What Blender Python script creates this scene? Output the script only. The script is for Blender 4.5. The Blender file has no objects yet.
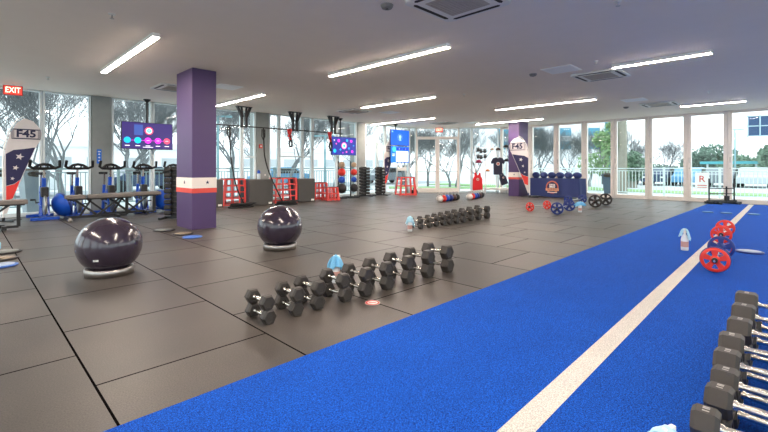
import bpy, math, random
from mathutils import Vector, Matrix, Euler
random.seed(7)
S = bpy.context.scene
COL = S.collection
PI = math.pi
R2 = math.sqrt(2)
H = 3.25                      # ceiling height
XR, YL = 19.0, 14.0           # window walls

# ------------------------------------------------------------------ materials
def lin(c):
    f = lambda v: v/12.92 if v <= .04045 else ((v+.055)/1.055)**2.4
    return tuple(f(v/255) for v in c)+(1.0,)
MATS = {}
def mat(name, rgb, rough=.5, metal=0, var=.06, scale=30, bump=0, coat=0, spec=None):
    if name in MATS: return MATS[name]
    m = bpy.data.materials.new(name); m.use_nodes = True
    nt = m.node_tree; b = nt.nodes['Principled BSDF']
    c = lin(rgb)
    tc = nt.nodes.new('ShaderNodeTexCoord')
    no = nt.nodes.new('ShaderNodeTexNoise'); no.inputs['Scale'].default_value = scale
    nt.links.new(tc.outputs['Object'], no.inputs['Vector'])
    mx = nt.nodes.new('ShaderNodeMix'); mx.data_type = 'RGBA'
    mx.inputs[6].default_value = tuple(v*(1-var) for v in c[:3])+(1,)
    mx.inputs[7].default_value = tuple(min(1, v*(1+var)) for v in c[:3])+(1,)
    nt.links.new(no.outputs['Fac'], mx.inputs[0])
    nt.links.new(mx.outputs[2], b.inputs['Base Color'])
    b.inputs['Roughness'].default_value = rough
    b.inputs['Metallic'].default_value = metal
    if coat: b.inputs['Coat Weight'].default_value = coat; b.inputs['Coat Roughness'].default_value = .08
    if spec is not None: b.inputs['Specular IOR Level'].default_value = spec
    if bump:
        bp = nt.nodes.new('ShaderNodeBump'); bp.inputs['Strength'].default_value = bump
        bp.inputs['Distance'].default_value = .01
        nt.links.new(no.outputs['Fac'], bp.inputs['Height']); nt.links.new(bp.outputs['Normal'], b.inputs['Normal'])
    MATS[name] = m
    return m
def emi(name, rgb, strength):
    if name in MATS: return MATS[name]
    m = bpy.data.materials.new(name); m.use_nodes = True
    nt = m.node_tree; b = nt.nodes['Principled BSDF']
    b.inputs['Base Color'].default_value = lin([v*.25 for v in rgb])
    b.inputs['Emission Color'].default_value = lin(rgb)
    b.inputs['Emission Strength'].default_value = strength
    MATS[name] = m
    return m
def glass_mat(name, tint, refl=.9):
    m = bpy.data.materials.new(name); m.use_nodes = True
    nt = m.node_tree; nt.nodes.remove(nt.nodes['Principled BSDF'])
    out = nt.nodes['Material Output']
    t = nt.nodes.new('ShaderNodeBsdfTransparent'); t.inputs['Color'].default_value = tint
    g = nt.nodes.new('ShaderNodeBsdfGlossy'); g.inputs['Roughness'].default_value = .02
    g.inputs['Color'].default_value = (refl, refl, refl, 1)
    fr = nt.nodes.new('ShaderNodeFresnel'); fr.inputs['IOR'].default_value = 1.4
    mx = nt.nodes.new('ShaderNodeMixShader')
    ge = nt.nodes.new('ShaderNodeNewGeometry'); iv = nt.nodes.new('ShaderNodeMath'); iv.operation = 'SUBTRACT'; iv.inputs[0].default_value = 1
    nt.links.new(ge.outputs['Backfacing'], iv.inputs[1]); mm = nt.nodes.new('ShaderNodeMath'); mm.operation = 'MULTIPLY'
    nt.links.new(fr.outputs[0], mm.inputs[0]); nt.links.new(iv.outputs[0], mm.inputs[1])
    nt.links.new(mm.outputs[0], mx.inputs[0]); nt.links.new(t.outputs[0], mx.inputs[1]); nt.links.new(g.outputs[0], mx.inputs[2])
    nt.links.new(mx.outputs[0], out.inputs['Surface'])
    return m

def floor_mat():
    m = bpy.data.materials.new('rubber_floor'); m.use_nodes = True
    nt = m.node_tree; N = nt.nodes; L = nt.links; b = N['Principled BSDF']
    tc = N.new('ShaderNodeTexCoord')
    sp = N.new('ShaderNodeSeparateXYZ'); L.new(tc.outputs['Object'], sp.inputs[0])
    ax = N.new('ShaderNodeMath'); ax.operation = 'SUBTRACT'; ax.inputs[1].default_value = 2.32; L.new(sp.outputs['Y'], ax.inputs[0])
    ay = N.new('ShaderNodeMath'); ay.operation = 'SUBTRACT'; ay.inputs[1].default_value = .53; L.new(sp.outputs['X'], ay.inputs[0])
    cb = N.new('ShaderNodeCombineXYZ'); L.new(ax.outputs[0], cb.inputs[0]); L.new(ay.outputs[0], cb.inputs[1])
    br = N.new('ShaderNodeTexBrick'); L.new(cb.outputs[0], br.inputs['Vector'])
    br.offset = .5; br.inputs['Scale'].default_value = 1; br.inputs['Brick Width'].default_value = 1.1
    br.inputs['Row Height'].default_value = 1.08; br.inputs['Mortar Size'].default_value = .007
    br.inputs['Mortar Smooth'].default_value = .05
    br.inputs['Color1'].default_value = lin((68, 63, 59)); br.inputs['Color2'].default_value = lin((84, 78, 73))
    br.inputs['Mortar'].default_value = lin((16, 15, 15))
    n1 = N.new('ShaderNodeTexNoise'); n1.inputs['Scale'].default_value = 130; n1.inputs['Detail'].default_value = 2
    n2 = N.new('ShaderNodeTexNoise'); n2.inputs['Scale'].default_value = 1.6; n2.inputs['Detail'].default_value = 6
    L.new(tc.outputs['Object'], n1.inputs['Vector']); L.new(tc.outputs['Object'], n2.inputs['Vector'])
    r1 = N.new('ShaderNodeMapRange'); r1.inputs[3].default_value = .6; r1.inputs[4].default_value = 1.4; L.new(n1.outputs['Fac'], r1.inputs[0])
    r2 = N.new('ShaderNodeMapRange'); r2.inputs[1].default_value = .3; r2.inputs[2].default_value = .7; r2.inputs[3].default_value = .68; r2.inputs[4].default_value = 1.3; L.new(n2.outputs['Fac'], r2.inputs[0])
    mu = N.new('ShaderNodeMath'); mu.operation = 'MULTIPLY'; L.new(r1.outputs[0], mu.inputs[0]); L.new(r2.outputs[0], mu.inputs[1])
    vm = N.new('ShaderNodeVectorMath'); vm.operation = 'SCALE'; L.new(br.outputs['Color'], vm.inputs[0]); L.new(mu.outputs[0], vm.inputs['Scale'])
    L.new(vm.outputs[0], b.inputs['Base Color'])
    rr = N.new('ShaderNodeMapRange'); rr.inputs[3].default_value = .34; rr.inputs[4].default_value = .54; L.new(n2.outputs['Fac'], rr.inputs[0])
    L.new(rr.outputs[0], b.inputs['Roughness'])
    sm = N.new('ShaderNodeMapRange'); sm.inputs[3].default_value = .45; sm.inputs[4].default_value = 0; L.new(br.outputs['Fac'], sm.inputs[0]); L.new(sm.outputs[0], b.inputs['Specular IOR Level'])
    r1.inputs[1].default_value = .3; r1.inputs[2].default_value = .7
    bp = N.new('ShaderNodeBump'); bp.invert = True; bp.inputs['Strength'].default_value = .8; bp.inputs['Distance'].default_value = .006
    L.new(br.outputs['Fac'], bp.inputs['Height'])
    b2 = N.new('ShaderNodeBump'); b2.inputs['Strength'].default_value = .25; b2.inputs['Distance'].default_value = .002
    L.new(n1.outputs['Fac'], b2.inputs['Height']); L.new(bp.outputs['Normal'], b2.inputs['Normal'])
    L.new(b2.outputs['Normal'], b.inputs['Normal'])
    return m
def turf_mat(name, dark, light, sc=260):
    m = bpy.data.materials.new(name); m.use_nodes = True
    nt = m.node_tree; N = nt.nodes; L = nt.links; b = N['Principled BSDF']
    tc = N.new('ShaderNodeTexCoord')
    n1 = N.new('ShaderNodeTexNoise'); n1.inputs['Scale'].default_value = sc; n1.inputs['Detail'].default_value = 3
    n3 = N.new('ShaderNodeTexNoise'); n3.inputs['Scale'].default_value = 130; n3.inputs['Detail'].default_value = 4
    n2 = N.new('ShaderNodeTexNoise'); n2.inputs['Scale'].default_value = 2.5; n2.inputs['Detail'].default_value = 3
    for n in (n1, n2, n3): L.new(tc.outputs['Object'], n.inputs['Vector'])
    ad = N.new('ShaderNodeMath'); ad.operation = 'ADD'; L.new(n1.outputs['Fac'], ad.inputs[0]); L.new(n3.outputs['Fac'], ad.inputs[1])
    cr = N.new('ShaderNodeMapRange'); cr.inputs[1].default_value = .86; cr.inputs[2].default_value = 1.16; L.new(ad.outputs[0], cr.inputs[0])
    mx = N.new('ShaderNodeMix'); mx.data_type = 'RGBA'; mx.inputs[6].default_value = lin(dark); mx.inputs[7].default_value = lin(light)
    L.new(cr.outputs[0], mx.inputs[0])
    r2 = N.new('ShaderNodeMapRange'); r2.inputs[3].default_value = .88; r2.inputs[4].default_value = 1.12; L.new(n2.outputs['Fac'], r2.inputs[0])
    vm = N.new('ShaderNodeVectorMath'); vm.operation = 'SCALE'; L.new(mx.outputs[2], vm.inputs[0]); L.new(r2.outputs[0], vm.inputs['Scale'])
    L.new(vm.outputs[0], b.inputs['Base Color'])
    b.inputs['Roughness'].default_value = .85; b.inputs['Specular IOR Level'].default_value = .2
    bp = N.new('ShaderNodeBump'); bp.inputs['Strength'].default_value = .8; bp.inputs['Distance'].default_value = .01
    L.new(ad.outputs[0], bp.inputs['Height']); L.new(bp.outputs['Normal'], b.inputs['Normal'])
    return m

M_rub = mat('black_rubber', (56, 51, 47), .5, 0, .08, 60)
M_rubd = mat('dark_rubber', (40, 38, 38), .55)
M_blk = mat('black_metal', (30, 30, 32), .4)
M_chrome = mat('chrome', (215, 208, 200), .22, 1, .03)
M_steel = mat('brushed_steel', (190, 186, 180), .3, 1, .05, 80)
M_white = mat('white_paint', (240, 238, 234), .45, 0, .02)
M_frame = mat('frame_paint', (240, 232, 224), .4, 0, .03)
M_framel = mat('frame_paint_cool', (222, 232, 234), .4, 0, .03)
M_ceil = mat('ceiling_paint', (238, 227, 216), .8, 0, .025, 3)
M_wall = mat('wall_paint', (225, 221, 216), .7, 0, .02, 4)
M_conc = mat('grey_concrete', (150, 156, 154), .75, 0, .1, 5, .1)
M_purple = mat('purple_paint', (78, 57, 102), .42, 0, .03, 6)
M_purple2 = mat('deep_purple_paint', (78, 58, 108), .42, 0, .03, 6)
M_bandw = mat('band_white', (238, 228, 220), .5, 0, .02)
M_bandr = mat('band_red', (222, 78, 66), .5, 0, .03)
M_navy = mat('navy_fabric', (46, 60, 112), .8, 0, .08, 40)
M_navyp = mat('navy_plate', (24, 48, 124), .4, 0, .05)
M_redp = mat('red_plate', (226, 50, 36), .4, 0, .05)
M_redm = mat('red_metal', (236, 78, 72), .4, 0, .05)
M_blue = mat('blue_paint', (22, 80, 190), .35, 0, .05)
M_blued = mat('blue_dome', (14, 84, 200), .4, 0, .04)
M_box = mat('box_vinyl', (74, 72, 70), .6, 0, .06, 8)
M_boxs = mat('box_vinyl_side', (62, 74, 86), .6, 0, .06, 8)
M_ball = mat('ball_vinyl', (52, 42, 56), .2, 0, .03, 4, coat=.6)
M_pad = mat('pad_vinyl', (118, 110, 104), .55, 0, .05)
M_tan = mat('tan_leather', (186, 160, 130), .6, 0, .08)
M_towel = mat('towel_blue', (118, 186, 226), .9, 0, .1, 90, .3)
M_towelw = mat('towel_pale', (178, 220, 238), .9, 0, .08, 90, .3)
M_bottle = mat('bottle_plastic', (232, 234, 236), .3, 0, .03)
M_lblr = mat('bottle_label_red', (214, 92, 76), .5)
M_lamp = emi('lamp_diffuser', (255, 237, 220), 64.0)
M_star = mat('star_navy', (30, 34, 70), .6)
M_flagw = mat('flag_white', (212, 206, 206), .85, 0, .05, 12)
M_flagn = mat('flag_navy', (46, 46, 84), .85, 0, .05, 12)
M_flagr = mat('flag_red', (226, 62, 58), .85, 0, .04)
M_glass = glass_mat('window_glass', (.92, .975, .98, 1), .7)
M_bark = mat('bark', (112, 116, 118), .9, 0, .25, 8)
M_barkd = mat('bark_dark', (84, 86, 86), .9, 0, .25, 8)
M_leaf = mat('leaf_green', (112, 138, 116), .8, 0, .35, 2)
M_leafd = mat('leaf_dark', (92, 118, 102), .8, 0, .35, 2)
M_leafl = mat('leaf_light', (122, 154, 104), .8, 0, .35, 2)
M_pave = mat('pale_paving', (196, 202, 204), .8, 0, .05, .5)
M_road = mat('asphalt', (150, 156, 160), .85, 0, .08, .8)
M_grass = mat('lawn', (140, 178, 120), .9, 0, .2, 3)
M_rail = mat('railing_paint', (218, 232, 230), .5)
M_bldw = mat('building_white', (226, 228, 230), .8, 0, .03, .3)
M_bldg = mat('building_grey', (176, 182, 186), .8, 0, .05, .3)
M_win = mat('tinted_glass', (70, 140, 165), .15, 0, .1, .5)
M_teal = mat('teal_glass', (66, 176, 196), .12, 0, .12, .4)
M_tealp = mat('teal_paint', (70, 160, 170), .5)
M_tyre = mat('tyre', (34, 34, 36), .8)
M_dark = mat('dark_slot', (28, 26, 26), .7)
M_grille = mat('grille_beige', (176, 166, 156), .6)
M_acw = mat('ac_plastic', (222, 220, 216), .4, 0, .02)
M_strap = mat('strap_black', (26, 26, 28), .8)
M_strapr = mat('strap_red', (206, 40, 40), .7)
M_lsteel = mat('grey_bin', (142, 152, 160), .5)
M_kw = mat('kettlebell_white', (214, 206, 200), .3)
M_kb = mat('kettlebell_brown', (84, 54, 44), .4)
M_planter = mat('planter_slate', (84, 102, 118), .6)

# ------------------------------------------------------------------ mesh builder
class MB:
    def __init__(s): s.v = []; s.f = []; s.m = []; s.s = []
    def add(s, vs, fs, mi=0, smooth=False):
        o = len(s.v); s.v += [tuple(v) for v in vs]
        for f in fs: s.f.append([i+o for i in f]); s.m.append(mi); s.s.append(smooth)
        return s
    def box(s, c, size, rot=None, mi=0, taper=1):
        hx, hy, hz = size[0]/2, size[1]/2, size[2]/2
        vs = []
        for z in (-hz, hz):
            k = 1 if z < 0 else taper
            vs += [(-hx*k, -hy*k, z), (hx*k, -hy*k, z), (hx*k, hy*k, z), (-hx*k, hy*k, z)]
        vs = [Vector(v) for v in vs]
        if rot: 
            e = Euler(rot).to_matrix(); vs = [e @ v for v in vs]
        vs = [v+Vector(c) for v in vs]
        return s.add(vs, [(3,2,1,0),(4,5,6,7),(0,1,5,4),(1,2,6,5),(2,3,7,6),(3,0,4,7)], mi)
    def bx(s, a, b, mi=0):
        return s.box([(a[i]+b[i])/2 for i in range(3)], [abs(b[i]-a[i]) for i in range(3)], None, mi)
    def cyl(s, p0, p1, r0, r1=None, n=12, mi=0, smooth=True, caps=True):
        r1 = r0 if r1 is None else r1
        p0, p1 = Vector(p0), Vector(p1); d = (p1-p0).normalized()
        a = Vector((0,0,1)) if abs(d.z) < .9 else Vector((1,0,0))
        u = d.cross(a).normalized(); w = d.cross(u)
        vs = []
        for p, r in ((p0,r0),(p1,r1)):
            for i in range(n):
                t = 2*PI*i/n; vs.append(p+u*math.cos(t)*r+w*math.sin(t)*r)
        fs = [(i, i+n, (i+1)%n+n, (i+1)%n) for i in range(n)]
        s.add(vs, fs, mi, smooth)
        if caps: s.add(vs, [tuple(range(n)), tuple(range(2*n-1, n-1, -1))], mi)
        return s
    def bar(s, p0, p1, w, t=None, mi=0):      # rectangular bar between points
        t = w if t is None else t
        p0, p1 = Vector(p0), Vector(p1); d = (p1-p0).normalized()
        a = Vector((0,0,1)) if abs(d.z) < .95 else Vector((0,1,0))
        u = d.cross(a).normalized()*w/2; k = d.cross(u).normalized()*t/2
        vs = [p0-u-k, p0+u-k, p0+u+k, p0-u+k, p1-u-k, p1+u-k, p1+u+k, p1-u+k]
        return s.add(vs, [(3,2,1,0),(4,5,6,7),(0,1,5,4),(1,2,6,5),(2,3,7,6),(3,0,4,7)], mi)
    def tube(s, pts, r, n=8, mi=0):
        pts = [Vector(p) for p in pts]; vs = []
        rr = r if isinstance(r, (list, tuple)) else [r]*len(pts)
        prev = None
        for i, p in enumerate(pts):
            d = (pts[min(i+1, len(pts)-1)]-pts[max(i-1, 0)]).normalized()
            if prev is None:
                a = Vector((0,0,1)) if abs(d.z) < .9 else Vector((1,0,0)); u = d.cross(a).normalized()
            else:
                u = (prev-d*prev.dot(d)).normalized()
            prev = u; w = d.cross(u)
            for k in range(n):
                t = 2*PI*k/n; vs.append(p+(u*math.cos(t)+w*math.sin(t))*rr[i])
        fs = []
        for i in range(len(pts)-1):
            for k in range(n): fs.append((i*n+k, i*n+(k+1)%n, (i+1)*n+(k+1)%n, (i+1)*n+k))
        s.add(vs, fs, mi, True)
        s.add(vs, [tuple(range(n-1,-1,-1)), tuple(range((len(pts)-1)*n, len(pts)*n))], mi)
        return s
    def lathe(s, prof, n=24, c=(0,0,0), axis='z', mi=0, smooth=True, ph=0):
        vs = []
        for r, h in prof:
            for k in range(n):
                t = 2*PI*k/n+ph; a, b = r*math.cos(t), r*math.sin(t)
                v = {'z': (a, b, h), 'y': (a, h, b), 'x': (h, a, b)}[axis]
                vs.append((v[0]+c[0], v[1]+c[1], v[2]+c[2]))
        fs = []
        for i in range(len(prof)-1):
            for k in range(n): fs.append((i*n+k, i*n+(k+1)%n, (i+1)*n+(k+1)%n, (i+1)*n+k))
        s.add(vs, fs, mi, smooth)
        if prof[0] == prof[-1]: return s
        if prof[0][0] > 1e-5: s.add(vs[:n], [tuple(range(n-1,-1,-1))], mi)
        if prof[-1][0] > 1e-5: s.add(vs[-n:], [tuple(range(n))], mi)
        return s
    def sph(s, c, r, nu=20, nv=12, mi=0, flat=None):
        rx, ry, rz = r if isinstance(r, (tuple, list)) else (r, r, r)
        vs = []; fs = []
        for j in range(nv+1):
            th = PI*j/nv
            for i in range(nu):
                a = 2*PI*i/nu
                z = -math.cos(th)*rz
                if flat is not None: z = max(z, flat)
                vs.append((c[0]+rx*math.sin(th)*math.cos(a), c[1]+ry*math.sin(th)*math.sin(a), c[2]+z))
        for j in range(nv):
            for i in range(nu): fs.append((j*nu+i, j*nu+(i+1)%nu, (j+1)*nu+(i+1)%nu, (j+1)*nu+i))
        return s.add(vs, fs, mi, True)
    def prism(s, poly, y0, y1, mi=0):          # poly of (x, z), extruded along local y
        n = len(poly)
        a = sum(poly[i][0]*poly[(i+1)%n][1]-poly[(i+1)%n][0]*poly[i][1] for i in range(n))
        if a < 0: poly = poly[::-1]
        vs = [(x, y0, z) for x, z in poly]+[(x, y1, z) for x, z in poly]
        fs = [tuple(range(n)), tuple(range(2*n-1, n-1, -1))]
        fs += [(i, i+n, (i+1)%n+n, (i+1)%n) for i in range(n)]
        return s.add(vs, fs, mi)
    def slab(s, poly, z0, z1, mi=0):           # poly of (x, y), extruded along z
        n = len(poly)
        a = sum(poly[i][0]*poly[(i+1)%n][1]-poly[(i+1)%n][0]*poly[i][1] for i in range(n))
        if a < 0: poly = poly[::-1]
        vs = [(x, y, z0) for x, y in poly]+[(x, y, z1) for x, y in poly]
        fs = [tuple(range(n-1,-1,-1)), tuple(range(n, 2*n))]+[(i, (i+1)%n, (i+1)%n+n, i+n) for i in range(n)]
        return s.add(vs, fs, mi)
    def disc(s, x, z, r, y0, y1, mi=0, n=24):
        return s.prism([(x+r*math.cos(2*PI*i/n), z+r*math.sin(2*PI*i/n)) for i in range(n)], y0, y1, mi)
    def text(s, txt, x, z, size, y0, y1, mi=0, align='CENTER', sx=1, bold=0):
        cu = bpy.data.curves.new('t', 'FONT'); cu.body = txt; cu.size = size; cu.align_x = align; cu.align_y = 'CENTER'
        cu.extrude = abs(y1-y0)/2; cu.offset = size*bold; cu.resolution_u = 2
        ob = bpy.data.objects.new('t', cu); COL.objects.link(ob)
        bpy.context.view_layer.update()
        me = bpy.data.meshes.new_from_object(ob.evaluated_get(bpy.context.evaluated_depsgraph_get()))
        ym = (y0+y1)/2
        vs = [(x+v.co.x*sx, ym-v.co.z, z+v.co.y) for v in me.vertices]
        s.add(vs, [tuple(p.vertices) for p in me.polygons], mi)
        bpy.data.objects.remove(ob); bpy.data.curves.remove(cu); bpy.data.meshes.remove(me)
        return s
    def star(s, x, z, r, y0, y1, mi=0, rot=0):
        p = [(x+(r if i%2==0 else r*.42)*math.sin(PI*i/5+rot), z+(r if i%2==0 else r*.42)*math.cos(PI*i/5+rot)) for i in range(10)]
        return s.prism(p, y0, y1, mi)
    def mesh(s, name, mats):
        me = bpy.data.meshes.new(name); me.from_pydata(s.v, [], s.f)
        for m in (mats if isinstance(mats, (list, tuple)) else [mats]): me.materials.append(m)
        for p, mi, sm in zip(me.polygons, s.m, s.s): p.material_index = mi; p.use_smooth = sm
        me.validate(); me.update()
        return me
    def build(s, name, mats, parent=None, bevel=0, loc=None, rotz=0, label=None):
        o = bpy.data.objects.new(name, s.mesh(name, mats)); COL.objects.link(o)
        if parent: o.parent = parent
        if loc is not None: o.location = loc
        o.rotation_euler = (0,0,rotz)
        if bevel:
            b = o.modifiers.new('b', 'BEVEL'); b.width = bevel; b.segments = 2; b.limit_method = 'ANGLE'
        if label: o['label'] = label
        return o

def thing(name, label, cat, loc=(0,0,0), rotz=0, group=None):
    o = bpy.data.objects.new(name, None); COL.objects.link(o); o.empty_display_size = .1
    o.location = loc; o.rotation_euler = (0,0,rotz)
    o['label'] = label; o['category'] = cat
    if group: o['group'] = group
    return o
def tag(o, label, cat, group=None, kind=None):
    o['label'] = label; o['category'] = cat
    if group: o['group'] = group
    if kind: o['kind'] = kind
    return o
def struct(o): o['kind'] = 'structure'; return o
def clone(root, loc=None, rotz=None, label=None, group=None):
    def rec(o, par):
        c = o.copy(); COL.objects.link(c)
        if par: c.parent = par
        for ch in list(o.children): rec(ch, c)
        return c
    r = rec(root, None)
    if loc is not None: r.location = loc
    if rotz is not None: r.rotation_euler = (0,0,rotz)
    if label: r['label'] = label
    if group: r['group'] = group
    return r
ORD = ['first','second','third','fourth','fifth','sixth','seventh','eighth','ninth','tenth','eleventh','twelfth','thirteenth','fourteenth']

# ------------------------------------------------------------------ room shell
X0, Y0 = -4.0, -5.0
CH = 29.8                     # the cut corner lies on X+Y = CH
outline = [(X0, Y0), (XR, Y0), (XR, CH-XR), (CH-YL, YL), (X0, YL)]
struct(MB().slab(outline, -.15, 0).build('floor', floor_mat()))
o2 = [(X0-.2, Y0-.2), (XR+.25, Y0-.2), (XR+.25, CH-XR+.1), (CH-YL+.1, YL+.25), (X0-.2, YL+.25)]
struct(MB().slab(o2, H, H+.3).build('ceiling', M_ceil))
def slotted(name, horizontal, a0, a1, n):  # unseen walls; their window openings are made up to let daylight in
    mb = MB(); L = (a1-a0)/n; op = []
    for k in range(n):
        u0, u1 = a0+k*L, a0+(k+1)*L
        for v0, v1 in ((u0, u0+.25), (u1-.25, u1)):
            if horizontal: mb.bx((v0, Y0-.2, 0), (v1, Y0, H))
            else: mb.bx((X0-.2, v0, 0), (X0, v1, H))
        if horizontal: mb.bx((u0+.25, Y0-.2, 3.0), (u1-.25, Y0, H))
        else: mb.bx((X0-.2, u0+.25, 3.0), (X0, u1-.25, H))
        op.append((u0+.26, u1-.26))
    struct(mb.build(name, M_wall)); return op
FILL_OPB = slotted('wall_back', False, Y0, YL, 6)
FILL_OPN = slotted('wall_near', True, X0-.2, XR, 8)

TURF = 2.32
turf = MB().bx((X0+.02, -.55, .0005), (18.55, TURF, .014)).build('turf_lane', turf_mat('turf_blue', (0, 42, 126), (18, 108, 230), 300))
tag(turf, 'bright blue artificial turf lane running along the right of the rubber floor', 'turf')
MB().slab([(X0+.1, .79), (X0+.1, .92), (18.5, 1.30), (18.5, 1.17)], .0142, .0165).build('lane_line', turf_mat('turf_white', (196, 190, 182), (246, 240, 230), 200), turf, label='white painted line along the turf')

# ---- windows. local: x along the wall, faces -y, y=0 is inner face
wn = [0]
def window(p0, p1, z0, z1, fw, fd, m, rails=(), name=None, fb=None):
    wn[0] += 1
    p0, p1 = Vector((p0[0], p0[1], 0)), Vector((p1[0], p1[1], 0))
    L = (p1-p0).length; a = math.atan2((p1-p0).y, (p1-p0).x)
    mb = MB(); fb = fw if fb is None else fb
    mb.bx((0,0,z0), (fw,fd,z1)).bx((L-fw,0,z0), (L,fd,z1))
    mb.bx((fw,.004,z0), (L-fw,fd-.004,z0+fb)).bx((fw,.004,z1-fw*.8), (L-fw,fd-.004,z1))
    for r in rails: mb.bx((fw,.01,r), (L-fw,fd-.01,r+.05))
    o = mb.build(name or 'window_%d' % wn[0], m, None, .006, p0, a); struct(o)
    g = MB().bx((fw*.9, fd/2-.005, z0+fb*.9), (L-fw*.9, fd/2+.005, z1-fw*.7)).build('pane', M_glass, o)
    return o
# left wall glazing
segs = [(-4.0,-2.6),(-2.6,-1.1),(-1.1,.37),(.37,1.44),(1.44,2.5),(2.98,4.05),(4.05,5.4),(5.4,6.93),(6.93,7.46),(7.98,8.42),(8.42,9.45),(9.45,9.93),(9.93,11.2),(11.2,12.3),(12.8,13.6),(13.6,14.1),(14.1,15.8)]
for i, (a, b) in enumerate(segs):
    rl = (1.6,) if i == 8 else (1.65,) if i in (10, 11) else ()
    window((a+.003, YL), (b-.003, YL), 0, H, .055, .12, M_framel, rl, fb=.1)
# right wall glazing: tall sliding panels
ys = [10.78, 9.2, 7.96, 6.74, 5.57, 4.32, 3.07, 1.9, .7, -.5, -1.7, -2.9, -4.1, -5.0]
for a, b in zip(ys[:-1], ys[1:]):
    o = window((XR, a-.004), (XR, b+.004), 0, H, .115, .16, M_frame, fb=.15)
    MB().bx((.05, -.018, 1.42), (.075, 0, 1.62)).bx((.05,-.02,1.2),(.075,0,1.24)).build('pull_handle', M_steel, o)
for a, b in FILL_OPB: window((X0, a), (X0, b), 0, 2.99, .08, .12, M_frame)  # added glazing behind the camera, brings daylight onto the ceiling
for a, b in FILL_OPN: window((b, Y0), (a, Y0), 0, 2.99, .08, .12, M_frame)  # same added glazing on the near wall, out of view
# cut corner: t is the distance to the right of the view axis
def cpt(t, d=CH/R2): return ((d+t)/R2, (d-t)/R2)
window(cpt(1.27), cpt(1.6), 0, H, .05, .12, M_framel)
window(cpt(1.6), cpt(3.77), 2.74, H, .06, .12, M_frame)
window(cpt(3.77), cpt(4.4), 0, H, .06, .12, M_framel)
window(cpt(4.4), cpt(5.77), 0, H, .06, .12, M_framel)
for k, (a, b) in enumerate(((1.6, 2.685), (2.685, 3.77))):
    o = window(cpt(a+.004), cpt(b-.004), 0, 2.74, .1, .1, M_frame, name='door_%d' % (k+1), fb=.22)
    L = b-a
    hx = L-.06 if k == 0 else .06
    MB().bar((.1,-.06,1.05), (L-.1,-.06,1.05), .035).bx((.1,-.06,1.03),(.13,0,1.07)).bx((L-.13,-.06,1.03),(L-.1,0,1.07)).build('push_bar', M_steel, o)

# concrete pillars between the left windows
def pillar_grey(x0, x1, label):
    o = MB().bx((0,0,0), (x1-x0-.02, .5, H)).build('concrete_pillar', M_conc, None, .01, (x0+.01, YL-.02, 0))
    tag(o, label, 'pillar', 'concrete pillars in the left window wall'); return o
pillar_grey(2.5, 2.98, 'grey concrete pillar with a small blue sign, between windows behind the exercise bikes')
pillar_grey(7.46, 7.98, 'grey concrete pillar between windows behind the hanging battle rope and black box')
pillar_grey(12.3, 12.8, 'grey concrete pillar between windows beside the two dumbbell towers')

# purple pillars
def purple(loc, sx, sy, label):
    t = thing('purple_pillar', label, 'pillar', loc, 0, 'purple pillars')
    MB().bx((0,0,0), (sx,sy,H-.001)).build('shaft', M_purple, t, .008)
    bw = MB().bx((-.006,-.006,.83), (sx+.006,sy+.006,1.045)).build('white_band', M_bandw, t)
    MB().bx((-.0065,-.0065,.735), (sx+.0065,sy+.0065,.829)).build('red_band', M_bandr, t)
    st = MB().star(sx*.62, .945, .04, -.012, -.006)
    b = st.build('star', M_star, bw)
    st2 = MB().star(-sy*.45, .945, .04, -.012, -.006).build('star', M_star, bw); st2.rotation_euler = (0,0,-PI/2)
    return t
purple((3.22, 8.64, 0), .49, .86, 'large purple pillar with a white and red band near the benches')
purple((17.0, 8.73, 0), .85, .5, 'smaller far purple pillar behind the feather flag and beside the cloth table')

# ------------------------------------------------------------------ ceiling fittings
def lamp(x, y0, y1, label):
    t = thing('ceiling_light', label, 'ceiling light', (x, (y0+y1)/2, H), 0, 'linear ceiling lights')
    L = y1-y0
    MB().bx((-.05, -L/2, -.06), (.05, L/2, -.001)).build('housing', M_white, t)
    MB().bx((-.045, -L/2+.01, -.064), (.045, L/2-.01, -.0605)).build('diffuser', M_lamp, t)
    return t
lamps = [(2.02, 6.8, 10.15, 'leftmost and steepest'), (5.52, 4.05, 7.15, 'brightest, in the middle foreground'), (5.65, 10.2, 13.1, 'just right of the large purple pillar'),
 (9.18, 7.2, 10.2, 'below and right of the middle foreground one'), (8.97, 1.1, 2.65, 'beside an air unit at upper right'), (12.75, 4.2, 7.4, 'right of centre over the barbells'),
 (16.2, 1.2, 2.8, 'farthest right, near the window wall'), (13.1, 10.3, 13.9, 'above the dumbbell towers'), (16.4, 7.4, 10.5, 'ending near the smaller far purple pillar')]
for x, a, b, t in lamps: lamp(x, a, b, 'white linear ceiling light, '+t)
for x, a, b, t in [(2.0, .5, 3.6, 'over the turf to the right of the viewpoint'), (-1.5, 3.5, 6.6, 'over the rubber floor left of the viewpoint'), (-1.5, -2.6, .5, 'behind the viewpoint'), (5.5, -3.6, -.5, 'over the turf out of frame at right'), (12.75, -3.0, .1, 'near the window wall out of frame at right'), (-1.5, 9.7, 12.8, 'out of frame above the left bench')]:  # extra lights out of view, added to brighten the dark interior
    lamp(x, a, b, 'added unseen white linear fill light '+t)

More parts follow.
